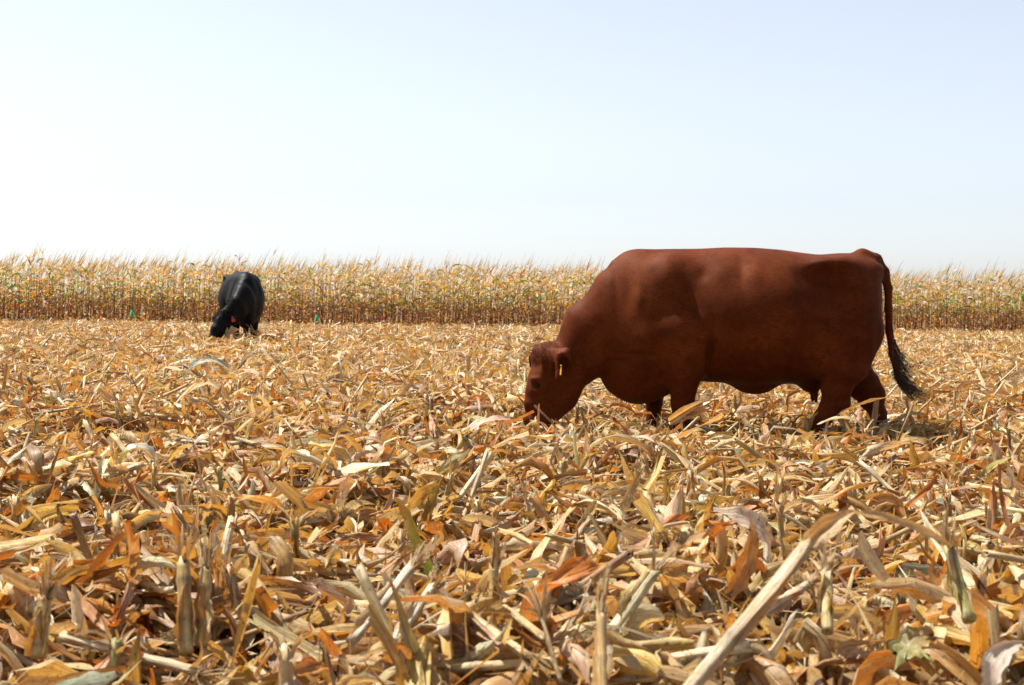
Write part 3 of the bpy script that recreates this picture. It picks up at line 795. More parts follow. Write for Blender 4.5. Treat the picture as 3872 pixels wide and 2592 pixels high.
def cow_trunk(f, slim=1.0):
    rows = []
    for zx, top, bot, hw, wl, ex in [
        (575, 235, 800, .120, .48, 2.0), (620, 168, 880, .185, .46, 2.0), (700, 128, 915, .245, .45, 2.0), (780, 110, 905, .285, .45, 2.05), (900, 106, 850, .315, .45, 2.1),
        (1010, 104, 795, .350, .45, 2.15), (1150, 96, 798, .390, .45, 2.15), (1300, 97, 826, .415, .46, 2.15), (1450, 106, 800, .410, .48, 2.15),
        (1560, 120, 808, .375, .50, 2.1), (1640, 127, 812, .340, .52, 2.1), (1740, 118, 775, .310, .55, 2.2), (1840, 116, 700, .275, .55, 2.2),
        (1900, 130, 600, .215, .58, 2.1), (1940, 175, 520, .15, .58, 2.0), (1958, 240, 430, .08, .5, 2.0)]:
        rows.append((Sx(zx), Sz(top), Sz(bot), hw * slim, wl, ex))
    f.loft(rows)
    f.ell(P(1325, 822), (.10, .05, .045), .08)                                  # navel flap
    for s_ in (-1, 1):
        f.ell(P(1650, 176, s_ * .255), (.075, .05, .032), .10)                  # hook bones
        f.ell(P(1915, 215, s_ * .115), (.055, .06, .06), .07)                   # pin bones
        f.ell(P(1790, 420, s_ * .17), (.185, .150, .29), .09)                   # thigh
        f.ell(P(1740, 640, s_ * .22), (.150, .095, .19), .09)                   # stifle
        f.ell(P(775, 430, s_ * .20), (.12, .075, .25), .12, rot=-0.30)          # shoulder blade
        f.ell(P(870, 560, s_ * .24), (.16, .09, .18), .08)                      # upper arm
        f.ell(P(1290, 480, s_ * .22), (.34, .20, .26), .12)                     # rib barrel
    f.ell(P(695, 778), (.19, .13, .14), .08)                                   # brisket
    f.ell(P(600, 760), (.10, .055, .09), .07)                                   # dewlap
    f.ell(P(1618, 792), (.075, .10, .075), .06)                                  # udder
    for s_ in (-1, 1): f.seg(P(1630, 850, s_ * .05), P(1632, 888, s_ * .055), .020, .014, .02)

def hoof_leg(f, pts, rad, k):
    f.chain([P(*p) for p in pts], rad, k)
    x, zy, y = pts[-1]
    f.seg(P(x + 8, zy, y), P(x - 34, 1165, y), (.055, .055), (.050, .052), .02)

def detail(V, N, spots):
    for c, r, a in spots:
        for s_ in (-1, 1):
            cc = np.array((c[0], c[1] * s_, c[2])); d = (V - cc) / np.array(r); V = V + N * (a * np.exp(-(d * d).sum(1)))[:, None]
    return V

def muscle_noise(V, N, amp, seed=3):
    rg = np.random.default_rng(seed); s_ = np.zeros(len(V))
    for i in range(26):
        k = rg.normal(0, 1, 3); k /= np.linalg.norm(k); fr = rg.uniform(6, 26); s_ += np.sin(V @ k * fr + rg.uniform(0, 6.28)) / fr * 6
    return V + N * (amp * s_ / 6)[:, None]

SPOTS = [  # (place, radius, push): folds and hollows of the coat, both flanks
    (P(1610, 300, .32), (.09, .2, .10), -.030), (P(1520, 250, .33), (.10, .2, .07), -.012), 
    (P(1048, 640, .33), (.020, .3, .14), -.045), (P(640, 300, .22), (.04, .3, .16), -.008), (P(960, 330, .32), (.07, .3, .18), -.004),
    (P(840, 230, .30), (.05, .3, .09), .014), (P(880, 330, .30), (.04, .3, .14), .012), (P(1010, 240, .32), (.04, .2, .05), -.013),
    (P(1100, 240, .34), (.06, .3, .08), .012), (P(1200, 220, .34), (.035, .3, .10), -.008), (P(1270, 230, .36), (.05, .3, .08), .010), (P(740, 450, .3), (.05, .3, .12), .010),
    (P(690, 370, .25), (.035, .3, .08), .012), (P(700, 655, .24), (.12, .3, .018), -.020), (P(600, 690, .20), (.06, .3, .02), -.014), (P(1655, 760, .30), (.05, .3, .09), -.035),
    (P(1740, 170, .20), (.09, .2, .05), .012), (P(1870, 300, .2), (.05, .3, .08), -.008), (P(1900, 560, .22), (.03, .3, .14), -.010), (P(1500, 600, .35), (.03, .3, .2), -.010)]

# ---------------- the red cow
COAT_RED = coat_material('red_coat', (0.028, 0.0050, 0.0015), (0.066, 0.0126, 0.0030), (0.130, 0.0290, 0.0072), 0.02, 0.62, 0.09, (1, .50, .30))
COAT_BLACK = coat_material('black_coat', (0.003, 0.003, 0.0033), (0.005, 0.005, 0.005), (0.009, 0.008, 0.008), 0.0, 0.5, 0.07, (1, 0.92, 0.85))
SWITCH = coat_material('tail_switch_hair', (0.012, 0.009, 0.008), (0.03, 0.02, 0.014), (0.06, 0.04, 0.028), 0.2, 0.5, 0.4)
HOOFM = plain('hoof_horn', (0.035, 0.025, 0.02), 0.4)
EYEM = plain('eye_wet', (0.014, 0.008, 0.005), 0.45, 0.12)
YELLOW_TAG = plain('yellow_plastic', (0.80, 0.42, 0.03), 0.4, 0.5, 0.3)
RED_TAG = plain('red_plastic', (0.75, 0.03, 0.02), 0.4, 0.5, 0.3)

def sphere(name, c, r, mat, parent, n=16):
    u = np.linspace(0, math.pi, n // 2 + 1); v = np.arange(n) * 2 * math.pi / n
    r = np.ones(3) * r
    V = np.stack([np.sin(u)[:, None] * np.cos(v), np.sin(u)[:, None] * np.sin(v), np.cos(u)[:, None] * np.ones(n)], -1).reshape(-1, 3) * r + np.array(c)
    a = (np.arange(n // 2)[:, None] * n + np.arange(n)[None, :]); b = (np.arange(n // 2)[:, None] * n + (np.arange(n)[None, :] + 1) % n)
    F = np.stack([a, a + n, b + n, b], -1).reshape(-1, 4)
    return link(name, mesh_from(name, V, [F], mat), parent)

def tag_plate(name, mat, parent, centre, w, h, nrm, drop=(0, 0, -1)):
    """plastic ear tag: a rounded plate with a neck and a stud"""
    nrm = np.array(nrm, float); nrm /= np.linalg.norm(nrm); dn = np.array(drop, float); dn -= nrm * dn.dot(nrm); dn /= np.linalg.norm(dn); sx = np.cross(dn, nrm)
    prof = [(-.12, 1.0)]
    out = [(-.18 * w, -.75 * h), (-.22 * w, -.35 * h), (-.5 * w, -.1 * h), (-.5 * w, .35 * h), (-.35 * w, .5 * h), (.35 * w, .5 * h), (.5 * w, .35 * h), (.5 * w, -.1 * h), (.22 * w, -.35 * h), (.18 * w, -.75 * h)]
    V = []
    for t in (-.002, .002):
        for a, b in out: V.append(np.array(centre) + sx * a + dn * b + nrm * t)
    n = len(out); V = np.array(V)
    me = bpy.data.meshes.new(name); fs = [list(range(n)), list(range(2 * n - 1, n - 1, -1))] + [[i, (i + 1) % n + 0, (i + 1) % n + n, i + n] for i in range(n)]
    me.from_pydata([tuple(v) for v in V], [], fs); me.update(); me.materials.append(mat)
    o = link(name, me, parent)
    sphere('stud', np.array(centre) - dn * .62 * h + nrm * .004, .006, mat, o, 8)
    return o

cow = empty('red_cow', (1.368, 9.66, -0.02))
tag(cow, 'large reddish brown cow with lowered head grazing on the stubble at right', 'cow')
f = Field((-1.45, -0.56, -0.03), (1.42, 0.56, 1.5), 0.0118)
cow_trunk(f)
# neck
f.chain([P(740, 470), P(640, 505), P(490, 578), P(372, 705), P(330, 770)], [(.415, .24), (.385, .20), (.275, .15), (.18, .13), (.15, .125)], .10, up=(-.6, 0, .8))
# head, turned a little to the camera
HF = np.array((-math.cos(R(24)), -math.sin(R(24)), 0)); HS = np.array((-HF[1], HF[0], 0)); 
hc = [P(258, 712, -.02), P(258, 800, -.03), P(242, 880, -.05), P(218, 945, -.07), P(205, 1000, -.085)]
f.chain(hc, [(.130, .115), (.162, .118), (.162, .095), (.142, .080), (.100, .075)], .06, up=HF)
f.ell(P(328, 855, -.02), (.105, .085, .13), .05)                                # cheek and jaw
f.seg(P(215, 672, -.02), P(262, 690, .0), .085, .10, .05)                       # poll
near_s = -HS if HS[1] > 0 else HS
ey = P(186, 822, 0)
# nostril and muzzle swelling
f.ell(P(190, 1000, -.09), (.10, .078, .06), .04)
# legs
hoof_leg(f, [(890, 540, -.255), (928, 745, -.235), (925, 900, -.205), (922, 985, -.185), (925, 1100, -.185)], [(.17, .10), (.112, .085), (.076, .068), (.056, .052), (.048, .05)], .10)
hoof_leg(f, [(830, 640, .17), (815, 800, .17), (808, 925, .17), (806, 1000, .17), (808, 1100, .17)], [(.13, .10), (.075, .07), (.056, .055), (.046, .045), (.045, .048)], .08)
hoof_leg(f, [(1755, 520, -.215), (1730, 700, -.245), (1702, 810, -.225), (1700, 880, -.205), (1642, 970, -.20), (1584, 1060, -.20), (1562, 1110, -.20)],
         [(.22, .13), (.140, .10), (.105, .080), (.080, .062), (.060, .050), (.050, .048), (.050, .050)], .10)
f.ell(P(1758, 888, -.205), (.035, .035, .045), .04)
hoof_leg(f, [(1800, 560, .18), (1860, 720, .19), (1925, 815, .19), (1966, 885, .185), (2004, 965, .18), (2022, 1060, .18), (2026, 1110, .18)],
         [(.15, .12), (.115, .09), (.110, .075), (.082, .060), (.056, .048), (.050, .048), (.050, .05)], .09)
f.ell(P(2012, 855, .185), (.03, .035, .045), .04)
# tail
TAIL = [P(1870, 128, 0), P(1935, 150, -.01), P(1978, 215, -.03), P(1996, 300, -.05), P(1996, 400, -.06), P(2003, 520, -.06), P(2022, 640, -.06), P(2045, 740, -.06)]
f.chain(TAIL, [.048, .042, .033, .027, .024, .022, .020, .015], .05)
# ears: leaf shaped, drooping, the near one opens towards the camera
f.seg(P(262, 665, -.12), P(326, 672, -.215), (.048, .032), (.064, .032), .03, up=(.2, 0, 1))
f.seg(P(317, 674, -.215), P(280, 782, -.245), (.062, .032), (.015, .015), .03, up=(1, 0, .25))
f.ell(P(317, 704, -.248), (.036, .046, .060), .010, cut=True, rot=.2)
f.seg(P(232, 660, .10), P(170, 690, .19), (.04, .03), (.045, .014), .03, up=(0, 0, 1))
f.seg(P(170, 690, .19), P(150, 740, .22), (.045, .014), (.012, .01), .03, up=(1, 0, 0))
y_e = f.surface_y(ey[0], ey[2])
eye_c = np.array((ey[0], y_e + 0.016, ey[2]))
V, F = f.nets()
V = relax(V, F, 6)
N = normals(V, F)
V = muscle_noise(V, N, 0.0042); V = detail(V, N, SPOTS)
def one_side(V, N, c, r, a):
    d = (V - np.array(c)) / np.array(r); return V + N * (a * np.exp(-(d * d).sum(1)))[:, None]
V = one_side(V, N, eye_c + np.array((0, 0, 0)), (.036, .05, .026), -.016)
V = one_side(V, N, eye_c + np.array((-.012, 0, .042)), (.045, .05, .016), .013)
V = one_side(V, N, eye_c + np.array((.0, 0, -.038)), (.035, .05, .012), .007)
V = one_side(V, N, eye_c + np.array((-.040, 0, 0.0)), (.012, .05, .05), .008)
V = one_side(V, N, P(205, 730, -.14), (.018, .06, .07), .010); V = one_side(V, N, P(235, 730, -.14), (.014, .06, .08), -.010)
V = one_side(V, N, P(190, 920, -.14), (.02, .06, .08), -.008); V = one_side(V, N, P(300, 905, -.14), (.05, .06, .02), -.006)
V = one_side(V, N, P(140, 955, -.14), (.014, .08, .020), -.014)
N = normals(V, F)
body = link('body', mesh_from('body', V, [F], COAT_RED), cow)
sphere('eye', eye_c + np.array((0, -.004, 0)), (.026, .017, .019), EYEM, cow)
# eyelid rim
t = np.linspace(0, 2 * math.pi, 25)[:-1]; ring = []
for a in t:
    for b in np.linspace(0, 2 * math.pi, 7)[:-1]:
        rr = 1 + .22 * math.cos(b); ring.append(eye_c + np.array((.026 * rr * math.cos(a), -.010 + .006 * math.sin(b), .017 * rr * math.sin(a) + .004)))
q = np.arange(24)[:, None] * 6 + np.arange(6)[None, :]; q2 = ((np.arange(24) + 1) % 24)[:, None] * 6 + np.arange(6)[None, :]
q3 = ((np.arange(24) + 1) % 24)[:, None] * 6 + (np.arange(6)[None, :] + 1) % 6; q4 = np.arange(24)[:, None] * 6 + (np.arange(6)[None, :] + 1) % 6
link('eyelid', mesh_from('eyelid', np.array(ring), [np.stack([q, q2, q3, q4], -1).reshape(-1, 4)], COAT_RED), cow)
HEADX = Sx(440)
fur(V, F, N, 70000, 0.017, 0.0016, COAT_RED, 'short_coat', cow, lift=0.22, mask=lambda c: (c[:, 2] > 0.15) * 1.0)
hd = lambda c: ((c[:, 0] < Sx(290)) & (c[:, 2] > Sz(690))) * 1.0
fur(V, F, N, 1800, 0.026, 0.0018, COAT_RED, 'poll_hair', cow, flow=(-.2, 0, -1), lift=0.5, mask=hd)
fur(V, F, N, 1200, 0.035, 0.0018, SWITCH, 'rump_hair', cow, flow=(.4, 0, -1), lift=0.6, mask=lambda c: ((c[:, 0] > Sx(1900)) & (c[:, 2] > Sz(420))) * 1.0)
pr_ = P(205, 640, -.02) + RNG.normal(0, 1, (420, 3)) * np.array((.035, .05, .015))
strands('poll_tuft', COAT_RED, cow, pr_, np.tile(np.array([[-.35, -.2, .25]]), (420, 1)), .034, .0018, (-.2, 0, -.9), spread=.30, wave=.008)
er_ = P(322, 665, -.20) + RNG.normal(0, 1, (260, 3)) * np.array((.022, .02, .045)) + np.array((0, 0, -.03))
strands('ear_hair', COAT_RED, cow, er_, np.tile(np.array([[.35, -.3, -.35]]), (260, 1)), .035, .0018, (0, 0, -.5), spread=.35, wave=.006)
# tail switch
rt = []
for k in range(520):
    a = random.random(); i = 5 + int(a * 2 > 1); b = (a * 2) % 1
    rt.append(TAIL[i] * (1 - b) + TAIL[i + 1] * b + np.array([random.gauss(0, .010), random.gauss(0, .012), 0]))
rt = np.array(rt); dz = (rt[:, 2] - TAIL[7][2])
strands('tail_switch', SWITCH, cow, rt, np.tile(np.array([[.22, 0, -1.0]]), (len(rt), 1)), .27, .0022, (.42, 0, .12), spread=.055, wave=.008)
tip_r = TAIL[7] + RNG.normal(0, .014, (260, 3))
o = strands('tail_tip', SWITCH, cow, tip_r, np.tile(np.array([[.42, 0, -.92]]), (260, 1)), .26, .0018, (.5, 0, .25), spread=.09, wave=.012)
tg = tag_plate('ear_tag', YELLOW_TAG, cow, P(300, 742, -.262), .018, .056, (-.85, -.5, .1))

# ---------------- the black cow, facing the camera with its head down to the left
BS = 1.12
bc_p = ground_pt(935, 1330, 0.0)
bcow = empty('black_cow', (bc_p[0] - 0.62, 30.0, 0.0), R(108)); bcow.scale = (BS, BS, BS)
tag(bcow, 'black cow with red ear tag grazing head down before the standing maize', 'cow')
f = Field((-1.65, -0.56, -0.03), (1.35, 1.05, 1.5), 0.017)
cow_trunk(f, 0.93)
def PB(x, y, z): return np.array((x, y, z))
f.chain([P(740, 470, 0), PB(-.70, .08, .86), PB(-.90, .22, .72), PB(-1.00, .38, .57), PB(-1.03, .47, .50)], [(.40, .24), (.33, .21), (.25, .165), (.20, .15), (.17, .14)], .10, up=(-.5, .3, .8))
hfw = np.array((-.75, .65, 0.15))
f.chain([PB(-1.05, .47, .56), PB(-1.10, .53, .45), PB(-1.15, .60, .32), PB(-1.18, .66, .19), PB(-1.19, .70, .10)], [(.12, .12), (.155, .13), (.15, .115), (.12, .09), (.09, .085)], .06, up=hfw)
f.ell((-1.04, .50, .40), (.10, .09, .13), .05)
f.seg(PB(-1.08, .50, .62), PB(-1.03, .46, .60), .07, .09, .05)
for y_ in (-.18, .18):
    hoof_leg(f, [(900, 560, y_), (910, 760, y_), (905, 900, y_ * .95), (903, 985, y_ * .9), (905, 1100, y_ * .9)], [(.17, .10), (.11, .088), (.08, .072), (.06, .058), (.052, .052)], .10)
    hoof_leg(f, [(1820, 520, y_), (1800, 720, y_), (1815, 820, y_), (1850, 892, y_), (1845, 975, y_), (1840, 1060, y_), (1835, 1110, y_)],
             [(.22, .13), (.14, .10), (.11, .080), (.08, .062), (.060, .050), (.050, .048), (.050, .050)], .10)
f.chain([P(1860, 118, 0), P(1925, 120, 0), P(1985, 190, 0), P(2005, 320, 0), P(2005, 700, 0)], [.06, .055, .045, .035, .02], .05)
# ears stand out sideways from the head
s_ = np.cross(hfw, (0, 0, 1)); s_ /= np.linalg.norm(s_)
for sg_ in (-1, 1):
    b0 = PB(-1.05, .47, .56) + s_ * .10 * sg_; b1 = b0 + s_ * .12 * sg_ + np.array((0, 0, -.03))
    f.seg(b0, b1, (.035, .03), (.055, .022), .04, up=(0, 0, 1)); f.seg(b1, b1 + s_ * .05 * sg_ + np.array((0, 0, -.045)), (.05, .02), (.012, .012), .03, up=(0, 0, 1))
V, F = f.nets(); V = relax(V, F, 4); N = normals(V, F)
V = muscle_noise(V, N, 0.003, 5); V = detail(V, N, SPOTS); N = normals(V, F)
link('body', mesh_from('body', V, [F], COAT_BLACK), bcow)
fur(V, F, N, 14000, 0.02, 0.004, COAT_BLACK, 'short_coat', bcow, mask=lambda c: (c[:, 2] > 0.15) * 1.0)
fur(V, F, N, 1500, 0.05, 0.005, COAT_BLACK, 'poll_hair', bcow, flow=(-.6, .5, -.6), lift=.7, mask=lambda c: ((c[:, 0] < -.93) & (c[:, 1] > .3) & (c[:, 2] > .53)) * 1.0)
# which ear is nearer the right of the picture: local -y-ish side
lp = PB(-1.05, .47, .56) + (s_ if s_[1] < 0 else -s_) * .18 + np.array((-.04, 0, -.02))
tag_plate('ear_tag', RED_TAG, bcow, lp + np.array((-.02, 0, -.02)), .066, .085, (-1, .25, .1), drop=(0, -.35, -1))
for sg_ in (-1, 1):
    sphere('eye', PB(-1.115, .535, .43) + s_ * .118 * sg_ + hfw * .05, .022, EYEM, bcow, 10)

# ------------------------------------------------------------------ distinctive pieces of the residue
def one(name, gs, mat, label, cat, group=None, org=None):
    b = Bag()
    for q in gs: b.add(q)
    allv = np.concatenate(b.V)
    org = allv.mean(0) if org is None else np.array(org, float); org[2] = allv[:, 2].min()
    o = b.build(name, mat, None, org); tag(o, label, cat, group); return o

def dirs(p, q):
    d = np.array(q, float) - np.array(p, float); L = np.linalg.norm(d)
    return L, math.asin(d[2] / L), math.atan2(d[1], d[0])

def at(px, py, Y):
    """point at distance Y seen at the photo's pixel"""
    H = HORIZON + (px - 1936) * math.tan(ROLL)
    return np.array([(px - 1936) * Y / FPX, Y, CAM_H - (py - H) * Y / FPX])

def stalk_between(name, p, q, rad, label, tint, nodes=3, group=None, frayed=True, tip=None, taper=.1, sheath=True):
    L, pi_, yw = dirs(p, q)
    e = empty(name, tuple(p)); tag(e, label, 'stalk', group)
    rad = rad * .86; tint = np.array(tint) * (.85, .78, .66)
    b = Bag(); b.add(tubes(1, 14, 12, L, rad, pi_, 0.02, yw, 0.02, np.zeros(3), False, tint, nodes=nodes, taper=taper, tip_tint=tip if tip is not None else tint, jag=.012, oval=.08)); b.build('stem', M_STALK, e)
    if sheath:
        for _k in range(2):
            b = Bag(); b.add(ribbons(1, 10, 4, L * RNG.uniform(.45, .75), rad * 5.0, pi_ + RNG.normal(0, .02), RNG.normal(0.08, .15), yw, RNG.normal(0, .1), RNG.uniform(0, 6.28), RNG.normal(0, .5), curl=1.9, shape='leaf',
                                 tint=np.array(tint) * (1, .92, .8), tip_tint=pal(1), base=(np.array(q) - np.array(p)) * RNG.uniform(0, .3), centre=False, floor=None)); b.build('sheath', M_LEAF, e)
    if frayed:
        n = 26; b = Bag(); d = (np.array(q) - np.array(p)); a = RNG.uniform(0, 6.28, n)
        b.add(ribbons(n, 6, 1, RNG.uniform(.04, .12, n), RNG.uniform(.004, .014, n), pi_ + RNG.normal(0, .3, n), RNG.normal(-.3, .8, n), yw + RNG.normal(0, .4, n), 0, a, 0, curl=.5, shape='shred',
                      tint=np.array((.66, .50, .25)) * RNG.uniform(.8, 1.1, (n, 1)), base=np.tile(d, (n, 1)) * RNG.uniform(.93, 1, (n, 1)) + RNG.normal(0, .004, (n, 3)), centre=False, floor=None)); b.build('frayed_top', M_LEAF, e)
    return e

# long leaning stalk with a bent leaf, right foreground
p0, p1 = at(2560, 2700, 2.30), at(3075, 2075, 2.45)
e = stalk_between('leaning_stalk', p0, p1, .0150, 'long tan maize stalk leaning up to the right with a bent leaf on top', (.46, .35, .19), 2.2, frayed=False, tip=(.62, .50, .30), sheath=False)
L, pi_, yw = dirs(p0, p1)
b = Bag(); b.add(ribbons(1, 10, 4, .22, .036, pi_ + .05, .05, yw + .0, 0, 1.2, .8, curl=2.2, tint=(.60, .48, .28), base=(p1 - p0) * .42 + np.array((.005, -.01, 0)), centre=False, floor=None)); b.build('leaf_sheath', M_LEAF, e)
q0, q1 = p1, at(3240, 1945, 2.45); L2, a2, y2_ = dirs(q0, q1)
b = Bag(); b.add(ribbons(1, 10, 6, L2 * 1.05, .050, a2 + .15, -.3, y2_, 0, 1.0, -.9, curl=.9, ruffle=.14, tint=(.70, .55, .32), tip_tint=(.62, .40, .15), base=p1 - p0, centre=False, floor=None, shape='husk')); b.build('bent_leaf', M_LEAF, e)
q2 = at(3600, 2075, 2.5); L3, a3, y3_ = dirs(q1, q2)
b = Bag(); b.add(ribbons(1, 14, 4, L3 * 1.05, .020, a3 + .25, -.45, y3_, 0, .4, 1.6, curl=.9, ruffle=.12, tint=(.62, .46, .24), tip_tint=(.68, .58, .36), base=q1 - p0, centre=False, floor=None, shape='husk')); b.build('leaf_end', M_LEAF, e)

# upright half green leaf, centre foreground
p = at(1655, 2210, 3.55); q = at(1520, 1895, 3.60); L, pi_, yw = dirs(p, q)
one('green_leaf', [ribbons(1, 16, 4, L * 1.05, .070, pi_ - .12, .2, yw, 0, .95, .35, curl=.75, ruffle=.10, tint=(.36, .56, .05), tip_tint=(.66, .32, .07), base=p, centre=False, floor=None, shape='blade')],
    M_CORN, 'half green half orange maize leaf standing upright in the central foreground', 'leaf')
stalk_between('leaf_stalk', at(1850, 2470, 3.35), at(1640, 2180, 3.5), .010, 'brown leaning maize stalk that ends at the upright half green leaf', (.40, .26, .12), 2, frayed=False)

hero = [
    ((1335, 2440, 3.2), (1570, 2150, 3.35), .0145, (.72, .62, .48), 'whitish maize stalk leaning right with frayed tip in the central foreground'),
    ((1500, 2440, 3.15), (1650, 2225, 3.3), .0125, (.72, .66, .52), 'smooth pale stalk leaning right beside the frayed whitish stalk'),
    ((2310, 2430, 3.1), (2490, 2170, 3.2), .0175, (.56, .52, .28), 'thick greenish tan stalk leaning right in the lower centre'),
    ((240, 2410, 3.1), (760, 2560, 2.95), .0135, (.62, .52, .34), 'long pale jointed stalk lying across the bottom left'),
    ((1730, 2290, 3.2), (2010, 2500, 2.9), .0130, (.64, .52, .32), 'jointed stalk sloping down to the right at bottom centre'),
    ((1880, 2380, 3.25), (1880, 2150, 3.3), .0130, (.58, .46, .20), 'yellowish upright stump below the central green leaf'),
    ((710, 2480, 3.0), (700, 2130, 3.1), .0170, (.60, .47, .22), 'tall split yellow stump in the left foreground'),
    ((770, 2450, 3.02), (785, 2150, 3.12), .0140, (.62, .48, .20), 'right half of the tall split yellow stump'),
    ((150, 2500, 3.0), (175, 2260, 3.05), .0180, (.62, .46, .20), 'thick golden stump with wrapped sheath at bottom left'),
    ((3690, 2360, 3.05), (3610, 2085, 3.15), .0140, (.46, .46, .18), 'green topped stalk leaning left in the right foreground'),
    ((2880, 2330, 2.9), (3080, 2215, 3.1), .0100, (.74, .70, .58), 'thin white stalk beside the long leaning stalk'),
    ((3150, 2400, 3.0), (3145, 2180, 3.1), .0140, (.60, .52, .26), 'upright frayed stump right of the long leaning stalk'),
    ((2140, 2592, 2.85), (2060, 2330, 2.95), .0050, (.66, .56, .36), 'thin upright straw at bottom centre'),
    ((2300, 2640, 2.7), (2290, 2330, 2.8), .0120, (.60, .44, .20), 'golden upright stump at bottom centre right'),
]
for a, b_, r_, c_, lb in hero:
    stalk_between('maize_stalk', at(*a), at(*b_), r_, lb, c_, 2.4)

def arch_leaf(px0, py0, px1, py1, Y, rise, W, tint, tip, label, name='arched_leaf', twist=0.1, curl=.7, shape='leaf', tw=.6):
    p = at(px0, py0, Y); q = at(px1, py1, Y + .02); d = q - p; chord = np.linalg.norm(d); yw = math.atan2(d[1], d[0]); base_p = math.asin(d[2] / chord)
    bend = rise * 2; L = chord * (bend / 2) / math.sin(bend / 2)
    return one(name, [ribbons(1, 16, 4, L, W, base_p + rise, -bend, yw, 0, twist, tw, curl=curl, ruffle=.12, tint=tint, tip_tint=tip, base=p, centre=False, floor=None, shape=shape)], M_LEAF, label, 'leaf', org=p.copy())
arch_leaf(455, 1745, 590, 1745, 5.6, 1.35, .075, (.30, .33, .16), (.78, .74, .68), 'white maize leaf arched over with a green base in the left middle ground')
arch_leaf(695, 1450, 870, 1400, 11.0, 1.15, .095, (.24, .30, .24), (.50, .54, .44), 'grey green maize leaf arched over left of centre in the middle distance')
arch_leaf(1770, 1640, 1950, 1590, 7.4, .5, .075, (.66, .34, .22), (.66, .46, .34), 'pinkish brown maize leaf sloping up to the right before the red cow head')
arch_leaf(2240, 1690, 2480, 1745, 6.6, .9, .07, (.36, .40, .26), (.55, .32, .14), 'striped green and tan maize leaf arched below the red cow head')
arch_leaf(2750, 1950, 2940, 2100, 3.9, .6, .09, (.76, .66, .54), (.66, .55, .42), 'broad pinkish white maize leaf with long midrib left of the leaning stalk', twist=.5)
arch_leaf(2780, 2250, 2850, 1990, 3.6, -.45, .055, (.52, .28, .09), (.44, .26, .12), 'twisted orange brown leaf standing up beside the leaning stalk', twist=1.2)
arch_leaf(2180, 2230, 2000, 2150, 3.7, .6, .065, (.60, .36, .22), (.70, .52, .38), 'pinkish brown husk arched in the centre foreground')
arch_leaf(3430, 2510, 3570, 2420, 2.9, .7, .075, (.26, .30, .10), (.46, .28, .10), 'green spotted leaf with brown tip at the bottom right')
arch_leaf(3370, 2200, 3270, 2010, 3.5, -.35, .040, (.74, .66, .46), (.70, .60, .44), 'pale husk standing up with three thread like tips at right', shape='husk', twist=1.3)
arch_leaf(3790, 2640, 3900, 2440, 2.7, 1.0, .06, (.70, .66, .60), (.66, .58, .52), 'whitish curled leaf at the bottom right corner')
arch_leaf(3105, 1605, 3285, 1615, 8.7, .6, .045, (.72, .62, .44), (.72, .62, .40), 'pale yellow leaf arched before the red cow hind feet')
arch_leaf(2790, 1985, 2690, 2080, 3.9, .7, .06, (.46, .18, .05), (.52, .25, .08), 'rust orange curled leaf beneath the broad pinkish leaf')
arch_leaf(3385, 1500, 3190, 1560, 8.9, .15, .04, (.46, .34, .18), (.60, .44, .24), 'brown leaf stretched across the red cow far hind leg')
arch_leaf(2310, 1545, 2400, 1560, 9.1, .6, .06, (.55, .26, .07), (.60, .22, .03), 'glowing orange leaf under the red cow brisket', twist=.5)
# husked ear beside the near foreleg
cen = at(2610, 1540, 8.9); 
b = []
for k in range(8):
    b.append(ribbons(1, 10, 4, RNG.uniform(.24, .30), .055, .62 + RNG.normal(0, .05), -.25, -.1 + RNG.normal(0, .10), 0, k * .8, .2, curl=1.1, shape='husk', ruffle=.05, tint=(.70, .54, .28), tip_tint=(.74, .62, .38), base=cen - np.array((.12, 0, .09)) + RNG.normal(0, .008, 3), centre=False, floor=None))
one('husked_ear', b, M_LEAF, 'pale yellow husked corn ear pointing up right beside the near foreleg', 'corn ear')
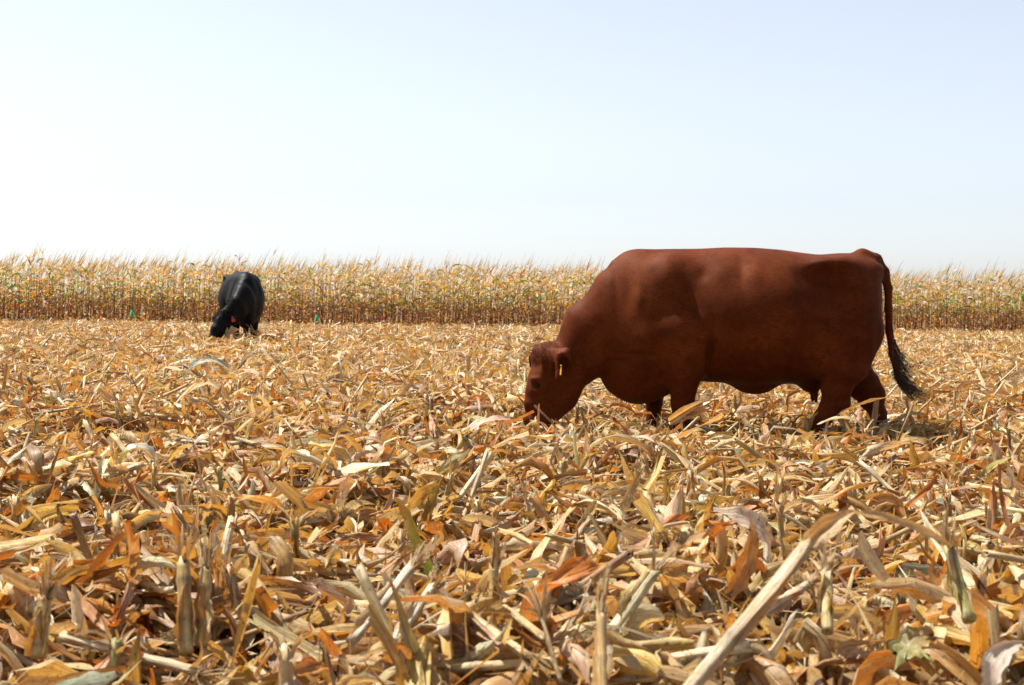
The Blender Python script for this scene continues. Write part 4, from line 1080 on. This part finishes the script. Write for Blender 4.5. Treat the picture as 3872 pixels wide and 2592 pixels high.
# fan of husk before the black cow's feet
cen = ground_pt(892, 1262, .22)
b = []
for k in range(9):
    b.append(ribbons(1, 6, 2, .26, .05, 1.45 - abs(k - 4) * .12, -.1, (0 if k < 4 else math.pi), 0, 1.5, .1, curl=.8, shape='husk', tint=(.68, .52, .30), tip_tint=(.74, .62, .42), base=np.array((bcow.location.x - .03 + (k - 4) * .008, 28.6, .22)), centre=False, floor=None))
one('husk_fan', b, M_LEAF, 'pale fan of husk leaves in front of the black cow forefeet', 'husk')

# ------------------------------------------------------------------ marker stakes with ribbons at the corn edge
ROD = plain('dark_rod', (0.03, 0.03, 0.035), .5); GREENR = plain('green_ribbon', (.10, .70, .32), .5, .4, .4); PINKR = plain('pink_ribbon', (.85, .16, .20), .5, .4, .4)
def marker(px, py, Y, mat, cname, hgt, label, two=True):
    base = at(px, py, Y); e = empty('marker_stake', (base[0], base[1], 0)); tag(e, label, 'marker', 'ribbon markers at the maize edge')
    b = Bag(); b.add(tubes(1, 3, 6, hgt, .012, math.pi / 2 - .02, 0, 0, 0, np.zeros(3), False, (.03, .03, .03), nodes=0)); o_ = b.build('rod', ROD, e)
    zt = base[2]
    for sg_ in ((-1, 1) if two else (1,)):
        b = Bag(); b.add(ribbons(1, 6, 1, .34, .05, -1.15 if sg_ > 0 else -1.35, .1, 0 if sg_ > 0 else math.pi, 0, .9, .8, curl=.2, shape='flat', tint=(.1, .7, .3), base=np.array((0, -.02, zt)), centre=False, floor=None)); b.build('ribbon', mat, e)
marker(497, 1172, 47.5, GREENR, 'green', 1.25, 'dark stake with two green ribbons before the maize, left of the black cow')
marker(1196, 1190, 48.5, GREENR, 'green', .95, 'stake with pale green ribbon before the maize, right of the black cow')
marker(1213, 1193, 48.6, PINKR, 'pink', .9, 'stake with pink ribbon right beside the pale green ribbon', False)
marker(1445, 1195, 49.0, PINKR, 'pink', .9, 'stake with two pink ribbons at the maize edge between the cows')
marker(3780, 1232, 52.5, PINKR, 'pink', 1.0, 'stake with pink ribbons at the maize edge far right')
